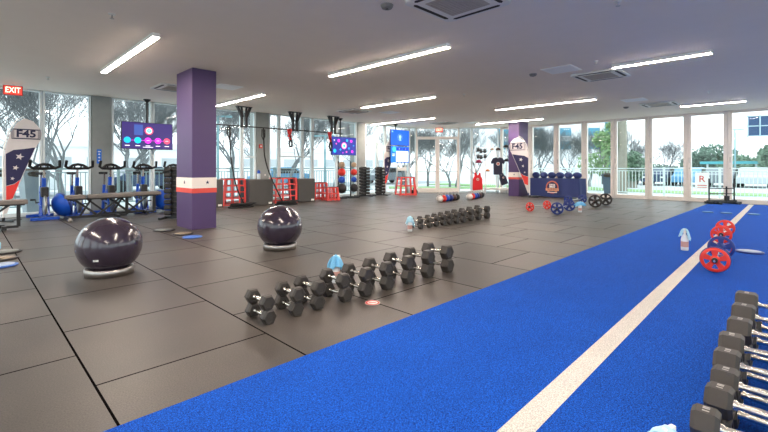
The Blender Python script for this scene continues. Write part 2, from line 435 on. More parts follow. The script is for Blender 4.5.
def ac(loc, label, rz=0, s=.95):
    t = thing('air_conditioner', label, 'ceiling air conditioner', loc, rz, 'ceiling cassette air units')
    h = s/2
    p = [(-h+.06,-h),(h-.06,-h),(h,-h+.06),(h,h-.06),(h-.06,h),(-h+.06,h),(-h,h-.06),(-h,-h+.06)]
    MB().slab(p, -.035, -.002).build('panel', M_acw, t, .008)
    mb = MB()
    for k in range(4):
        e = Matrix.Rotation(k*PI/2, 3, 'Z')
        q = [(-h+.16,-h+.05),(h-.16,-h+.05),(h-.13,-h+.085),(h-.16,-h+.105),(-h+.16,-h+.105),(-h+.13,-h+.085)]
        mb.slab([tuple((e @ Vector((x,y,0)))[:2]) for x, y in q], -.037, -.034)
    mb.build('air_slots', M_dark, t)
    g = MB().bx((-h+.2,-h+.2,-.042), (h-.2,h-.2,-.034))
    for i in range(12):
        y = -h+.23+i*(s-.46)/11; g.bx((-h+.21,y-.006,-.047),(h-.21,y+.006,-.0415))
    g.build('grille', M_grille, t)
    return t
A = ac((4.19, 2.94, H), 'ceiling cassette air unit cut by the top edge of the picture')
clone(A, (9.7, 3.1, H), 0, 'ceiling cassette air unit at upper right, beside the shortest long light')
clone(A, (15.4, 3.2, H), 0, 'ceiling cassette air unit farthest right, near the glass wall')
clone(A, (3.75, 11.1, H), 0, 'ceiling cassette air unit left of the large purple pillar')
clone(A, (9.7, 11.2, H), 0, 'ceiling cassette air unit above the wall screen with coloured dots')
clone(A, (15.2, 11.4, H), 0, 'ceiling cassette air unit in front of the exit doors')
for x, y, l in [(8.6, 3.5, 'beside the upper right air unit'), (4.6, 10.1, 'right of the large purple pillar'), (14.0, 3.55, 'beside the air unit farthest right'), (10.9, 10.6, 'right of the air unit above the dotted screen'), (16.0, 10.4, 'right of the air unit by the exit doors')]:
    t = thing('access_panel', 'flat white square ceiling panel '+l, 'ceiling panel', (x, y, H), 0, 'square ceiling panels')
    MB().bx((-.3,-.3,-.012),(.3,.3,0)).build('panel', mat('panel_white', (248,248,248), .5, 0, .02), t, .003)
    MB().bx((-.25,-.25,-.014),(.25,.25,-.0125)).build('door_leaf', mat('panel_leaf', (238,240,242), .5, 0, .02), t, .002)
def sprinkler(px, py, l):
    d = 420*2/(167.5-py); s = (px-384)*d/420
    t = thing('sprinkler', 'small ceiling sprinkler '+l, 'sprinkler', ((d+s)/R2, (d-s)/R2, H), 0, 'ceiling sprinklers')
    MB().lathe([(.045,0),(.04,-.012),(.012,-.014)][::-1], 14).build('rose', M_acw, t)
    MB().cyl((0,0,-.01),(0,0,-.06),.008).cyl((0,0,-.058),(0,0,-.062),.026).build('head', M_steel, t)
for px, py, l in [(112,14,'at the upper left'),(48,77,'above the left windows'),(464,94,'between the middle lights'),(596,61,'in front of the upper right air unit'),(618,1,'at the top edge'),(350,74,'under the long foreground light'),(709,91,'near the far right light')]:
    sprinkler(px, py, l)
for px, py, l in [(533,74,'left of the upper right air unit'),(626,107,'left of the air unit farthest right'),(387,5,'near the top edge beside the big air unit')]:
    d = 840/(167.5-py); s = (px-384)*d/420
    t = thing('ceiling_sensor', 'small round dark ceiling detector '+l, 'detector', ((d+s)/R2, (d-s)/R2, H), 0, 'ceiling detectors')
    MB().lathe([(.03,-.05),(.06,-.045),(.075,-.02),(.08,0)], 20).build('cover', mat('sensor_grey', (120,116,114), .5), t)
    MB().lathe([(.001,-.056),(.02,-.052),(.02,-.049)], 12).build('lens', M_dark, t)

# exit signs
def exit_sign(loc, rz, label):
    t = thing('exit_sign', label, 'exit sign', loc, rz, 'exit signs')
    MB().bx((-.18,-.03,-.27),(.18,.03,-.04)).build('housing', mat('exit_housing', (196,70,60), .5), t, .006)
    MB().cyl((0,0,-.045),(0,0,0),.03).build('canopy', M_acw, t)
    fc = MB().bx((-.16,-.032,-.25),(.16,-.0302,-.06)).build('face', emi('exit_face', (232,60,50), .9), t)
    MB().text('EXIT', 0, -.155, .19, -.036, -.0325, 0, 'CENTER', .72).build('lettering', emi('exit_letters', (255,200,170), 2.2), fc)
    MB().bx((-.27,-.02,-.12),(-.181,.02,-.09)).build('lamp_arm', M_acw, t)
    MB().bx((.181,-.02,-.12),(.27,.02,-.09)).build('lamp_arm', M_acw, t)
exit_sign((.83, 13.4, H), -.1, 'glowing red exit sign hanging at the far left above the feather flag')
exit_sign(cpt(2.72, 20.7)+(H,), -PI/4, 'glowing red exit sign above the double doors')

# ------------------------------------------------------------------ screens
def circ(x, z, w, h): return (x, z)
def screen(name, loc, w, h, rz, label, content, pole=None, group='wall screens'):
    t = thing(name, label, 'television', loc, rz, group)
    MB().bx((-w/2,0,-h/2),(w/2,.05,h/2)).build('bezel', M_blk, t, .004)
    mb, mats = content(w-.03, h-.03)
    mb.build('display', mats, t)
    if pole is not None:
        zt = H-loc[2]
        MB().cyl((pole,.09,-h*.1),(pole,.09,zt-.05),.028).lathe([(.028,zt-.1),(.1,zt-.02),(.1,zt-.002)], 16, (pole,.09,0)).bx((pole-.12,.05,-.12),(pole+.12,.08,.12)).build('ceiling_mount', M_blk, t)
    return t
E = lambda n, c, s=1.0: emi('scr_'+n, c, s)
def base(w, h, m): return MB().prism([(-w/2,-h/2),(w/2,-h/2),(w/2,h/2),(-w/2,h/2)], -.004, -.0005, 0)
def c1(w, h):
    mb = base(w, h, 0)
    mb.bx((-.27*w,-.006,.02*h),(-.1*w,-.004,.42*h),6)
    mb.disc(.02*w, .2*h, .085*w, -.007, -.004, 1, 32).disc(.02*w, .2*h, .06*w, -.009, -.006, 2, 32).disc(.02*w,.2*h,.042*w,-.011,-.008,3,24)
    mb.text('V', .02*w, .2*h, .06*w, -.013, -.0105, 4)
    mb.bx((-.4*w,-.006,-.19*h),(.4*w,-.004,-.175*h),7)
    for k, (x, mi) in enumerate([(-.4,3),(-.2,5),(0,7),(.2,7),(.385,1)]):
        mb.disc(x*w, -.18*h, .066*w, -.008, -.004, mi, 28)
        mb.bx(((x-.03)*w,-.01,-.185*h),((x+.03)*w,-.0085,-.17*h),2 if k > 1 else mi)
        mb.bx(((x-.045)*w,-.006,-.4*h),((x+.045)*w,-.004,-.375*h),2)
    mb.bx((-.1*w,-.006,-.45*h),(.1*w,-.004,-.43*h),2)
    return mb, [E('navy',(46,34,92)),E('coral',(235,70,100)),E('white',(245,240,250)),E('cyan',(10,170,250)),E('white',(245,240,250)),E('azure',(0,190,255)),E('dim',(52,74,140)),E('magenta',(225,40,220))]
def c2(w, h):
    mb = base(w, h, 0)
    mb.disc(0,.02*h,.11*w,-.006,-.004,1,28).disc(0,.02*h,.08*w,-.008,-.005,2,28).disc(0,.02*h,.05*w,-.01,-.007,3,24)
    for x, z, r, mi in [(-.38,-.28,.06,3),(-.22,.3,.05,4),(.3,.3,.045,4),(.34,-.3,.045,4),(-.15,-.2,.03,3),(.12,.33,.04,3),(.2,-.12,.03,3),(-.32,.12,.025,1),(.1,-.33,.03,1),(.4,.05,.02,3),(-.4,.32,.02,2),(-.05,-.38,.02,4)]:
        mb.disc(x*w, z*h, r*w, -.006, -.004, mi, 18)
    return mb, [E('blue2',(26,40,130)),E('pink',(240,80,170)),E('white',(245,240,250)),E('cyan',(10,170,250)),E('magenta',(225,40,220))]
def c3(w, h):
    mb = base(w, h, 0)
    mb.disc(0,.03*h,.13*w,-.005,-.004,1,30).disc(0,.03*h,.122*w,-.006,-.005,0,30)
    mb.disc(0,.05*h,.07*w,-.007,-.005,1,24).bx((-.03*w,-.007,-.2*h),(.03*w,-.005,.0),1)
    mb.bx((-.44*w,-.006,.34*h),(-.38*w,-.004,.42*h),1)
    return mb, [E('royal',(16,84,214)),E('pale',(150,200,250))]
def c4(w, h):
    mb = base(w, h, 0)
    mb.bx((-.22*w,-.006,-.45*h),(.46*w,-.004,.22*h),1)
    mb.bx((-.2*w,-.006,.28*h),(.1*w,-.004,.44*h),3).bx((.14*w,-.006,.28*h),(.46*w,-.004,.44*h),3)
    mb.disc(-.32*w,.33*h,.1*w,-.007,-.004,2,24)
    mb.text('3', -.05*w, .36*h, .09, -.009, -.006, 1).text('1', .3*w, .36*h, .09, -.009, -.006, 1)
    mb.bx((-.42*w,-.006,-.1*h),(-.3*w,-.004,-.06*h),1).bx((-.42*w,-.006,0),(-.28*w,-.004,.04*h),1)
    return mb, [E('azureblue',(20,104,226)),E('paper',(236,240,250)),E('teal',(60,190,200)),E('deepblue',(20,50,170))]
screen('television', (3.8, 13.55, 2.17), 1.36, .78, 0, 'wall screen with a red ring above five coloured circles, over the exercise bikes', c1, 0)
screen('television', (10.95, 13.25, 2.12), 1.3, .74, 0, 'wall screen showing scattered pink and blue dots, over the medicine balls', c2, -.12)
screen('television', (14.3, 13.25, 2.63), 1.27, .72, 0, 'upper of two stacked blue screens, showing a pale emblem', c3, -.2)
screen('television', (14.3, 13.25, 1.85), 1.27, .76, 0, 'lower of two stacked blue screens, with a white panel', c4)

# ------------------------------------------------------------------ feather flags
FO = [(20,400),(20,300),(18,200),(25,140),(45,85),(75,45),(110,25),(150,35),(180,60),(192,85),(185,110),(168,132),(140,185),(110,240),(80,300),(50,360),(32,400)]
FN = [(26,168),(60,152),(110,147),(160,140),(138,182),(108,236),(92,268),(64,284),(28,292)]
FR = [(28,294),(64,286),(90,270),(78,298),(56,342),(28,350)]
def flag(loc, rz, W, Ht, label, mirror=False, txt=True):
    t = thing('feather_flag', label, 'banner flag', loc, rz, 'feather flags')
    def m(p, k=0):
        u = (p[0]-20)/172*W; v = (430-p[1])/405*Ht
        return (-u if mirror else u, v)
    f = MB().prism([m(p) for p in FO], -.008, .008, 0)
    f.prism([m(p) for p in FN], -.011, .011, 1).prism([m(p) for p in FR], -.0111, .0111, 2)
    for (x, y), r in (((88,178),.085),((70,222),.065),((56,264),.045)):
        p = m((x,y)); f.star(p[0], p[1], r*Ht/2.5, -.014, .014, 0, .3)
    bn = f.build('banner', [M_flagw, M_flagn, M_flagr], t)
    pts = [m((16,430)), m((15,300)), m((13,200)), m((20,138)), m((41,82)), m((72,41)), m((108,20))]
    MB().tube([(x, 0, z+.02) for x, z in pts], [.018,.017,.015,.013,.011,.009,.007], 8).build('pole', M_white, t)
    px = m((16,430))[0]
    b = MB()
    for a in (0, PI/2): b.box((px,0,.015), (.7,.05,.02), (0,0,a+.4))
    b.cyl((px,0,0),(px,0,.09),.03).build('base', M_blk, t)
    cx, cz = m((118,88)); k = W/.7
    cx = cx if not mirror else cx
    lg = MB().text('F45', cx, cz, .235*k, -.016, -.0125, 0, 'CENTER', 1.1, .035)
    for s_, q in ((.27*k, .016),(.235*k, .009)):
        hh = s_*.46
        lg.bx((cx-s_,-.016,cz+hh-q),(cx+s_,-.0125,cz+hh)).bx((cx-s_,-.016,cz-hh),(cx+s_,-.0125,cz-hh+q))
        lg.bx((cx-s_,-.016,cz-hh),(cx-s_+q,-.0125,cz+hh)).bx((cx+s_-q,-.016,cz-hh),(cx+s_,-.0125,cz+hh))
    lg.build('logo', M_star, bn)
flag((.66, 13.1, 0), 0, .68, 2.42, 'feather flag with stars at the far left beside the exercise bikes')
flag((16.82, 8.18, 0), -PI/2, .93, 2.55, 'feather flag standing in front of the smaller far purple pillar', True)
flag((13.55, 13.55, 0), 0, .7, 2.5, 'feather flag mostly hidden behind the two stacked blue screens')

# ------------------------------------------------------------------ dumbbells
dm_cache = {}
def dumb_meshes(D, HL, gap):
    k = (round(D,4), round(HL,4))
    if k in dm_cache: return dm_cache[k]
    ap = D/2; R = ap/math.cos(PI/6)
    def head():
        mb = MB()
        prof = [(R*.3,-HL/2+.004),(R*.55,-HL/2+.004),(R*.57,-HL/2),(R*.82,-HL/2),(R,-HL/2+.016),(R,HL/2-.016),(R*.82,HL/2),(R*.5,HL/2),(R*.45,HL/2+.003)]
        # mesh around y; six flats with a flat on the floor
        mb.lathe(prof, 6, (0,0,ap), 'y', 0, False, 0)
        return mb
    hm = head().mesh('weight_head', M_rub)
    b = HL*.5
    prof = [(.022,-gap/2-.02),(.022,-gap/2+.008),(.0155,-gap/2+.016),(.0165,-gap*.25),(.019,0),(.0165,gap*.25),(.0155,gap/2-.016),(.022,gap/2-.008),(.022,gap/2+.02)]
    hd = MB().lathe(prof, 14, (0,0,ap), 'y')
    hm2 = hd.mesh('handle', M_chrome)
    dm_cache[k] = (hm, hm2); return dm_cache[k]
def dumbbell(loc, D, HL, rz, label, group, marks=False):
    gap = .17
    hm, hh = dumb_meshes(D, HL, gap)
    t = thing('hex_dumbbell', label, 'dumbbell', loc, rz, group)
    for s_ in (-1, 1):
        o = bpy.data.objects.new('weight_head', hm); COL.objects.link(o); o.parent = t; o.location = (0, s_*(gap/2+HL/2), 0)
    o = bpy.data.objects.new('handle', hh); COL.objects.link(o); o.parent = t; o['label'] = 'chrome handle'
    if marks:
        mk = MB()
        for dx in (-.018, .004, .016): mk.bx((dx, gap/2+HL/2-.012, D-.0005), (dx+.008, gap/2+HL/2+.012, D+.0012))
        mk.build('weight_mark', mat('mark_highlight', (170,166,160), .5), t)  # raised number bars, with the highlight on the embossing painted in pale grey
    return t
def stack_row(xs, yc, D0, D1, zb, rowtxt, fromtxt, group, marks=False):
    n = len(xs)
    for i in range(n):
        f = i/(n-1); D = D0+(D1-D0)*f; HL = (.096 if marks else .075)+.03*f
        z = zb
        for lv in range(2):
            dumbbell((xs[i]+random.uniform(-.006,.006), yc+random.uniform(-.012,.012), z), D, HL, random.uniform(-.05,.05),
                     'black hex dumbbell, %s of the %s stack from the %s, %s' % (('lower','upper')[lv], ORD[i], fromtxt, rowtxt), group, marks and lv == 1)
            z += D+.001
FX = [3.03*(1+(q-384)/420)/(1-(q-384)/420) for q in (268.6,297.9,319.1,344.9,365.5,386.7,407.9,427.7,446.3)]
MX = [5.52*(1+(q-384)/420)/(1-(q-384)/420) for q in (420.4,428.4,435.8,442.7,449.2,455.7,462.5,470.3,477.6,485.9)]
stack_row(FX, 3.165, .112, .158, 0.0, 'front row by the turf', 'left', 'hex dumbbells in the front row on the rubber floor')
stack_row(MX, 5.63, .104, .155, 0.0, 'middle rubber floor row', 'left', 'hex dumbbells in the middle row on the rubber floor')
stack_row([2.15,2.39,2.60,2.83,3.11,3.42,3.74,4.08], .142, .122, .156, .014, 'row on blue turf', 'near end', 'hex dumbbells on the blue turf', True)

# ------------------------------------------------------------------ exercise balls and ring bases
def gym_ball(loc, label, rl):
    r = MB().lathe([(.242,0),(.25,0),(.25,.082),(.242,.088),(.236,.082),(.242,0)], 40).build('ball_ring', mat('ring_steel', (168,162,158), .3, 1), None, 0, loc)
    tag(r, rl, 'ball stand', 'steel rings under exercise balls')
    t = thing('exercise_ball', label, 'exercise ball', (loc[0], loc[1], loc[2]+.02), random.random(), 'dark exercise balls')
    MB().sph((0,0,.322), (.338,.338,.322), 48, 28).build('ball', M_ball, t)
    return t
for loc, l, rl in [((1.21,5.77,0), 'glossy dark exercise ball at left, the nearer and larger looking one', 'silver ring base under the nearer left exercise ball'), ((3.45,5.72,0), 'glossy dark exercise ball near the middle, the farther one', 'silver ring base under the farther middle exercise ball')]:
    t = gym_ball(loc, l, rl)
    t.rotation_euler = (0,0,0)
    # small printed mark on the side towards the room
    for ang, zz in ((-2.2, .14), ):
        mk = MB(); a = ang if loc[0] < 2 else -1.0
        zc = .30-.10 if loc[0] < 2 else .36
        rr = math.sqrt(max(0, 1-((zc-.322)/.322)**2))*.338+.0015
        for k in range(4):
            a2 = a+(k-1.5)*.045
            mk.box((rr*math.cos(a2), rr*math.sin(a2), zc), (.004,.010,.022), (0,0,a2))
        mk.build('printed_mark', M_white, t)
# ------------------------------------------------------------------ spray bottles with towels
def bottle(loc, label, s=1):
    t = thing('spray_bottle', label, 'spray bottle', loc, random.uniform(-1,1), 'spray bottles')
    bd = MB().lathe([(.001,0),(.042*s,.002),(.045*s,.01),(.045*s,.15*s),(.035*s,.19*s),(.016*s,.225*s),(.014*s,.24*s)], 20).build('body', M_bottle, t)
    MB().lathe([(.0455*s,.05*s),(.0458*s,.055*s),(.0458*s,.12*s),(.0455*s,.125*s)], 20).build('paper_label', [mat('label_grey', (196,150,140), .6)], bd)
    MB().cyl((0,0,.238*s),(0,0,.262*s),.018*s).box((.01*s,0,.28*s),(.075*s,.022*s,.035*s)).box((.035*s,0,.25*s),(.01*s,.012*s,.04*s),(0,.4,0)).build('trigger_head', M_white, t)
def towel(loc, rz, w, d1, d2, label, m, seed, spread=.05):
    rnd = random.Random(seed); nu, nv = 14, 22; vs = []
    ph = [rnd.uniform(0,6) for _ in range(3)]
    for j in range(nv+1):
        q = j/nv*(d1+d2)-d1           # along the cloth, 0 on the fold
        side = -1 if q < 0 else 1
        a = abs(q)
        z = -a+.012 if a > .03 else -(a*a)/.06
        off = side*(min(a,.03)*.9+spread*a/.2)
        wid = w*(.45+.55*min(1, a/.12))
        for i in range(nu+1):
            u = i/nu-.5
            x = u*wid
            wv = .016*min(1,a/.06)*math.sin(u*13+ph[0]+side)+.008*math.sin(u*25+ph[1])*min(1,a/.1)
            zz = z-abs(u)*.05-(.03*u*side if a > .05 else 0)
            vs.append((x, off+wv, zz))
    fs = [(j*(nu+1)+i, j*(nu+1)+i+1, (j+1)*(nu+1)+i+1, (j+1)*(nu+1)+i) for j in range(nv) for i in range(nu)]
    o = MB().add(vs, fs, 0, True).build('towel', m, None, 0, loc, rz)
    so = o.modifiers.new('s', 'SOLIDIFY'); so.thickness = .006
    sb = o.modifiers.new('d', 'SUBSURF'); sb.levels = 1; sb.render_levels = 1
    tag(o, label, 'towel', 'blue towels draped on spray bottles')
for loc, rz, s, w, d1, d2, l, m, bl in [
  ((2.86,3.60,0), -.5, 1.0, .17, .14, .17, 'bright blue towel draped over a bottle behind the front dumbbell row', M_towel, 'spray bottle under a towel behind the front dumbbell row'),
  ((6.17,5.45,0), -PI/4-.3, 1.0, .17, .13, .2, 'pale blue towel over a bottle at the left end of the middle dumbbell row', M_towelw, 'white spray bottle at the left end of the middle dumbbell row'),
  ((7.61,1.26,.014), -PI/4+PI/2-.5, 1.08, .13, .15, .12, 'pale blue towel over the bottle standing alone on the turf', M_towelw, 'white spray bottle standing alone on the blue turf'),
  ((12.16,4.42,0), -PI/4, 1.0, .34, .12, .12, 'light blue towel over the bottle between the far barbells', M_towel, 'white spray bottle between the blue and black far barbells'),
  ((1.91,.37,.014), -PI/4, .8, .16, .1, .12, 'pale blue towel at the bottom edge beside the turf dumbbells', M_towelw, 'spray bottle at the bottom edge beside the turf dumbbells')]:
    bottle(loc, bl, s); towel((loc[0], loc[1], loc[2]+.308*s), rz, w, d1, d2, l, m, int(loc[0]*100))
# round floor sticker
t = thing('floor_sticker', 'round red and white floor sticker between the front dumbbells and the turf', 'sticker', (2.67,2.82,0), -PI/4)
MB().lathe([(.001,.0005),(.07,.0005),(.07,.0015),(.001,.0015)], 32).build('disc', mat('sticker_white', (236,220,216), .5), t)
MB().lathe([(.048,.0016),(.066,.0016),(.066,.002),(.048,.002),(.048,.0016)], 32).build('ring', mat('sticker_red', (196,60,56), .5), t)
MB().slab([(-.035,-.01),(.035,-.01),(.035,.01),(-.035,.01)], .0016, .0021).build('mark', M_bandr, t)

# ------------------------------------------------------------------ barbells
def plate(parent, x, R, m, th=.03, dark=True):
    mb = MB()
    mb.lathe([(R*.76,-th/2),(R*.97,-th/2),(R,-th/2+.006),(R,th/2-.006),(R*.97,th/2),(R*.76,th/2),(R*.76,-th/2)], 36, (x,0,0), 'x')
    mb.lathe([(.014,-th/2+.002),(R*.36,-th/2+.002),(R*.36,th/2-.002),(.014,th/2-.002),(.014,-th/2+.002)], 24, (x,0,0), 'x')
    for k in range(5):
        a = 2*PI*k/5+.3
        for s_ in (0,):
            c0, s0 = math.cos(a), math.sin(a); px, pz = -s0, c0
            w0, w1 = R*.15, R*.24
            r0, r1 = R*.3, R*.8
            q = [(c0*r0+px*w0, s0*r0+pz*w0), (c0*r1+px*w1, s0*r1+pz*w1), (c0*r1-px*w1, s0*r1-pz*w1), (c0*r0-px*w0, s0*r0-pz*w0)]
            h = th/2-.005
            vs = [(x-h, y, z) for y, z in q]+[(x+h, y, z) for y, z in q]
            mb.add(vs, [(3,2,1,0),(4,5,6,7),(0,1,5,4),(1,2,6,5),(2,3,7,6),(3,0,4,7)])
    return mb.build('plate', m, parent)
def barbell(p0, p1, Rs, mats_near, mats_far, label, zf=0):
    p0, p1 = Vector((p0[0],p0[1],0)), Vector((p1[0],p1[1],0)); L = (p1-p0).length; c = (p0+p1)/2
    a = math.atan2((p1-p0).y, (p1-p0).x); R = max(Rs)
    t = thing('barbell', label, 'barbell', (c.x, c.y, zf+R+.001), a, 'loaded barbells')
    MB().cyl((-L/2-.11,0,0),(L/2+.11,0,0),.0135,None,14).build('bar', M_chrome, t)
    for s_, ms in ((-1, mats_near), (1, mats_far)):
        x = s_*(L/2)
        for k, (m, r) in enumerate(zip(ms, Rs)):
            o = plate(t, x-s_*k*.034, r, m)
        MB().lathe([(.014,-.018),(.03,-.018),(.03,.018),(.014,.018)], 16, (x+s_*.036,0,0), 'x').build('collar', M_blk, t)
    return t
barbell((6.24,.74), (7.32,.80), (.142,.15), (M_redp, M_navyp), (M_redp, M_navyp), 'nearest barbell on the turf with red and navy plates', .014)
barbell((8.74,.955), (9.76,1.01), (.142,), (M_redp,), (M_redp,), 'farther barbell on the turf with red plates across the white line', .014)
barbell((11.4,5.52), (12.3,5.42), (.13,), (M_redp,), (M_redp,), 'barbell with small red plates on the rubber floor')
barbell((11.1,4.62), (12.25,4.75), (.165,), (M_navyp,), (M_navyp,), 'barbell with blue plates on the rubber floor, beside the red one')
barbell((14.35,5.6), (15.35,5.5), (.15,), (M_navyp,), (M_navyp,), 'blue plate barbell farther back, before the cloth table')
barbell((13.9,4.6), (14.95,4.62), (.2,), (mat('plate_black', (44,38,36), .45),), (M_rubd,), 'barbell with big black plates nearest the window')

# floor discs
def fdisc(loc, R, top, rim, label, group):
    t = thing('sliding_disc', label, 'gliding disc', loc, 0, group)
    MB().lathe([(.001,0),(R*.9,0),(R,.008),(R,.018),(R*.92,.024),(R*.001,.024)], 36).build('disc', rim, t)
    MB().lathe([(.001,.0245),(R*.8,.0245),(R*.8,.027),(.001,.027)], 32).build('top_pad', top, t)
mg = mat('disc_grey', (120,124,120), .5); mt = mat('disc_tan', (134,120,100), .5); mbp = mat('disc_blue', (70,110,190), .5); mk = mat('disc_black', (38,36,38), .5)
mpale = mat('disc_pale', (160,176,200), .4)
G = 'gliding discs on the floor'
fdisc((.42,8.30,0), .2, mg, mk, 'grey and black gliding disc at the left edge, the farthest of three', G)
fdisc((.37,7.71,0), .17, mt, mk, 'tan gliding disc at the left edge, the middle of three', G)
fdisc((.33,7.18,0), .17, mpale, mbp, 'blue gliding disc at the left edge, the nearest of three', G)
fdisc((2.80,8.95,0), .2, mg, mk, 'dark gliding disc with a grey top touching the purple pillar', G)
fdisc((2.90,8.22,0), .18, mt, mk, 'dark tan gliding disc in front of the purple pillar', G)
fdisc((2.88,7.72,0), .165, mbp, mbp, 'blue gliding disc in front of the purple pillar', G)
fdisc((8.07,.56,.014), .165, mpale, M_navyp, 'pale topped navy gliding disc on the turf behind the near barbell', G)
fdisc((8.26,.86,.014), .12, mpale, M_navyp, 'smaller navy gliding disc on the turf partly behind the barbell plates', G)
for k, (x, y, l) in enumerate([(14.45,1.87,'left'), (14.5,1.48,'middle'), (14.6,.93,'right')]):
    fdisc((x,y,.014), .13, mat('disc_teal', (96,150,190), .5), mat('disc_teal2', (60,110,160), .5), 'flat grey blue marker disc far down the turf, '+l+' of three', 'marker discs far down the turf')
for x, y, l in [(.37,8.75,'at the left edge behind the gliding discs'), (.16,8.7,'cut by the left edge')]:
    t = thing('water_bottle', 'small blue and white water bottle '+l, 'water bottle', (x,y,0), 0, 'small water bottles at the left edge')
    MB().lathe([(.03,0),(.034,.01),(.034,.09),(.02,.11)], 14).build('body', mat('pale_blue_plastic', (150,196,230), .3), t)
    MB().cyl((0,0,.108),(0,0,.135),.016).build('cap', M_blue, t)

# ------------------------------------------------------------------ kettlebells
def kettle(loc, r, m, label, group):
    t = thing('kettlebell', label, 'kettlebell', loc, -PI/4+random.uniform(-.3,.3), group)
    MB().sph((0,0,r*.92), (r,r,r*.95), 20, 14, 0, -r*.9).build('bell', m, t)
    w = r*.62
    MB().tube([(-w*.8,0,r*1.5),(-w,0,r*1.95),(-w*.75,0,r*2.35),(0,0,r*2.5),(w*.75,0,r*2.35),(w,0,r*1.95),(w*.8,0,r*1.5)], r*.15, 8).build('handle', M_steel, t)
cols = [(M_kw,'white'),(M_redp,'red'),(M_blue,'blue'),(M_navyp,'navy'),(M_kb,'brown'),(M_rubd,'black')]
for i, (m, c) in enumerate(cols): kettle((12.15+i*.235, 9.3+i*.02, 0), .13, m, c+' kettlebell in the left kettlebell row, in front of the glass doors', 'left row of kettlebells')
for i, (m, c) in enumerate(cols): kettle((13.8+i*.26, 9.13+i*.06, 0), .13, m, c+' kettlebell in the right kettlebell row, below the red tank top', 'right row of kettlebells')

# ------------------------------------------------------------------ cloth table with bags
t = thing('display_table', 'long table under a navy cloth with a round orange logo', 'table', (17.22, 7.35, 0), -PI/2)
W, Dp, Ht = 2.1, .75, .8
MB().bx((-W/2+.03,.03,Ht-.035),(W/2-.03,Dp-.03,Ht-.008)).build('table_top', M_white, t)
for sx in (-1,1):
    for yy in (.08, Dp-.08): MB().cyl((sx*(W/2-.1),yy,0),(sx*(W/2-.1),yy,Ht-.036),.018).build('leg', M_steel, t)
per = []
def ring(z, flare):
    pts = []; n = 160; tot = 2*(W+Dp)
    for i in range(n):
        q = i/n*tot
        if q < W: x, y, nx, ny = -W/2+q, 0, 0, -1
        elif q < W+Dp: x, y, nx, ny = W/2, q-W, 1, 0
        elif q < 2*W+Dp: x, y, nx, ny = W/2-(q-W-Dp), Dp, 0, 1
        else: x, y, nx, ny = -W/2, Dp-(q-2*W-Dp), -1, 0
        wv = flare*(.5+.5*math.sin(q*9.3+math.sin(q*3)*1.4))
        pts.append((x+nx*wv, y+ny*wv, z+(.02*flare/.05*math.sin(q*4.1) if z < .1 else 0)))
    return pts
rows = [ring(Ht, 0), ring(Ht-.03, .004), ring(Ht*.66, .018), ring(Ht*.33, .032), ring(.035, .05)]
vs = [p for r in rows for p in r]; n = 160
fs = [(j*n+(i+1)%n, j*n+i, (j+1)*n+i, (j+1)*n+(i+1)%n) for j in range(4) for i in range(n)]
cl = MB().add(vs, fs, 0, True); cl.add(rows[0], [tuple(range(n))])
cl = cl.build('tablecloth', M_navy)
cl.location = t.location; cl.rotation_euler = t.rotation_euler
tag(cl, 'navy cloth with round logo draped to the floor over the table by the windows', 'tablecloth')
lg = MB()
cx, cz = .0, .44
lg.disc(cx, cz, .26, -.056, -.05, 0, 36).disc(cx, cz, .215, -.058, -.052, 1, 36)
lg.bx((cx-.12,-.062,cz-.02),(cx+.12,-.056,cz+.13), 2).bx((cx-.27,-.062,cz-.15),(cx+.27,-.056,cz-.045), 3).bx((cx-.2,-.062,cz-.23),(cx+.2,-.056,cz-.2), 2)
lg.text('F45', cx, cz+.055, .15, -.066, -.061, 1).text('TRAINING', cx, cz-.098, .1, -.066, -.061, 1)
lg.build('logo', [mat('logo_orange', (206,110,84), .7), mat('logo_navy2', (52,40,80), .7), mat('logo_white', (236,230,228), .7), mat('logo_peach', (238,170,130), .7)], cl)
for i in range(6):
    t = thing('weight_bag', 'navy rounded weight bag on the cloth table, %s from the left' % ORD[i], 'weight bag', (17.55, 8.22-i*.345, Ht), -PI/2-.3+random.uniform(-.2,.2), 'navy bags on the cloth table')
    MB().sph((0,0,.12), (.185,.13,.14), 18, 12, 0, -.118).build('bag', M_navy, t)
    MB().tube([(-.09,-.02,.19),(-.05,-.02,.245),(.05,-.02,.245),(.09,-.02,.19)], .012, 6).build('strap', M_strap, t)
    MB().sph((-.09,-.075,.06), (.045,.045,.055), 12, 8).build('end_tag', M_tan if i in (2,3) else M_kw, t)

# ------------------------------------------------------------------ sled
t = thing('push_sled', 'black push sled with two tall posts on the turf end by the window', 'push sled', (18.25, 1.92, .014), -PI/4)
f = MB()
for sx in (-1,1): f.bar((sx*.3,-.26,.03),(sx*.3,.34,.03),.08,.06)
f.bar((-.3,-.1,.07),(.3,-.1,.07),.07,.05).bar((-.3,.3,.07),(.3,.3,.07),.07,.05).build('skids', M_blk, t)
for sx in (-1,1):
    MB().cyl((sx*.43,.1,.02),(sx*.43,.1,.86),.024).build('push_post', M_blk, t)
MB().bar((-.43,.1,.52),(.43,.1,.52),.03).bar((-.43,.1,.34),(.43,.1,.34),.03).bar((-.5,.1,.09),(.5,.1,.09),.06).build('cross_bars', M_blk, t)
MB().cyl((0,-.1,.05),(0,-.1,.6),.024).box((0,-.12,.2),(.1,.1,.16)).build('weight_post', M_blk, t)
for sx in (-1,1): MB().box((sx*.46,.05,.04),(.12,.3,.08)).build('foot', M_blk, t)

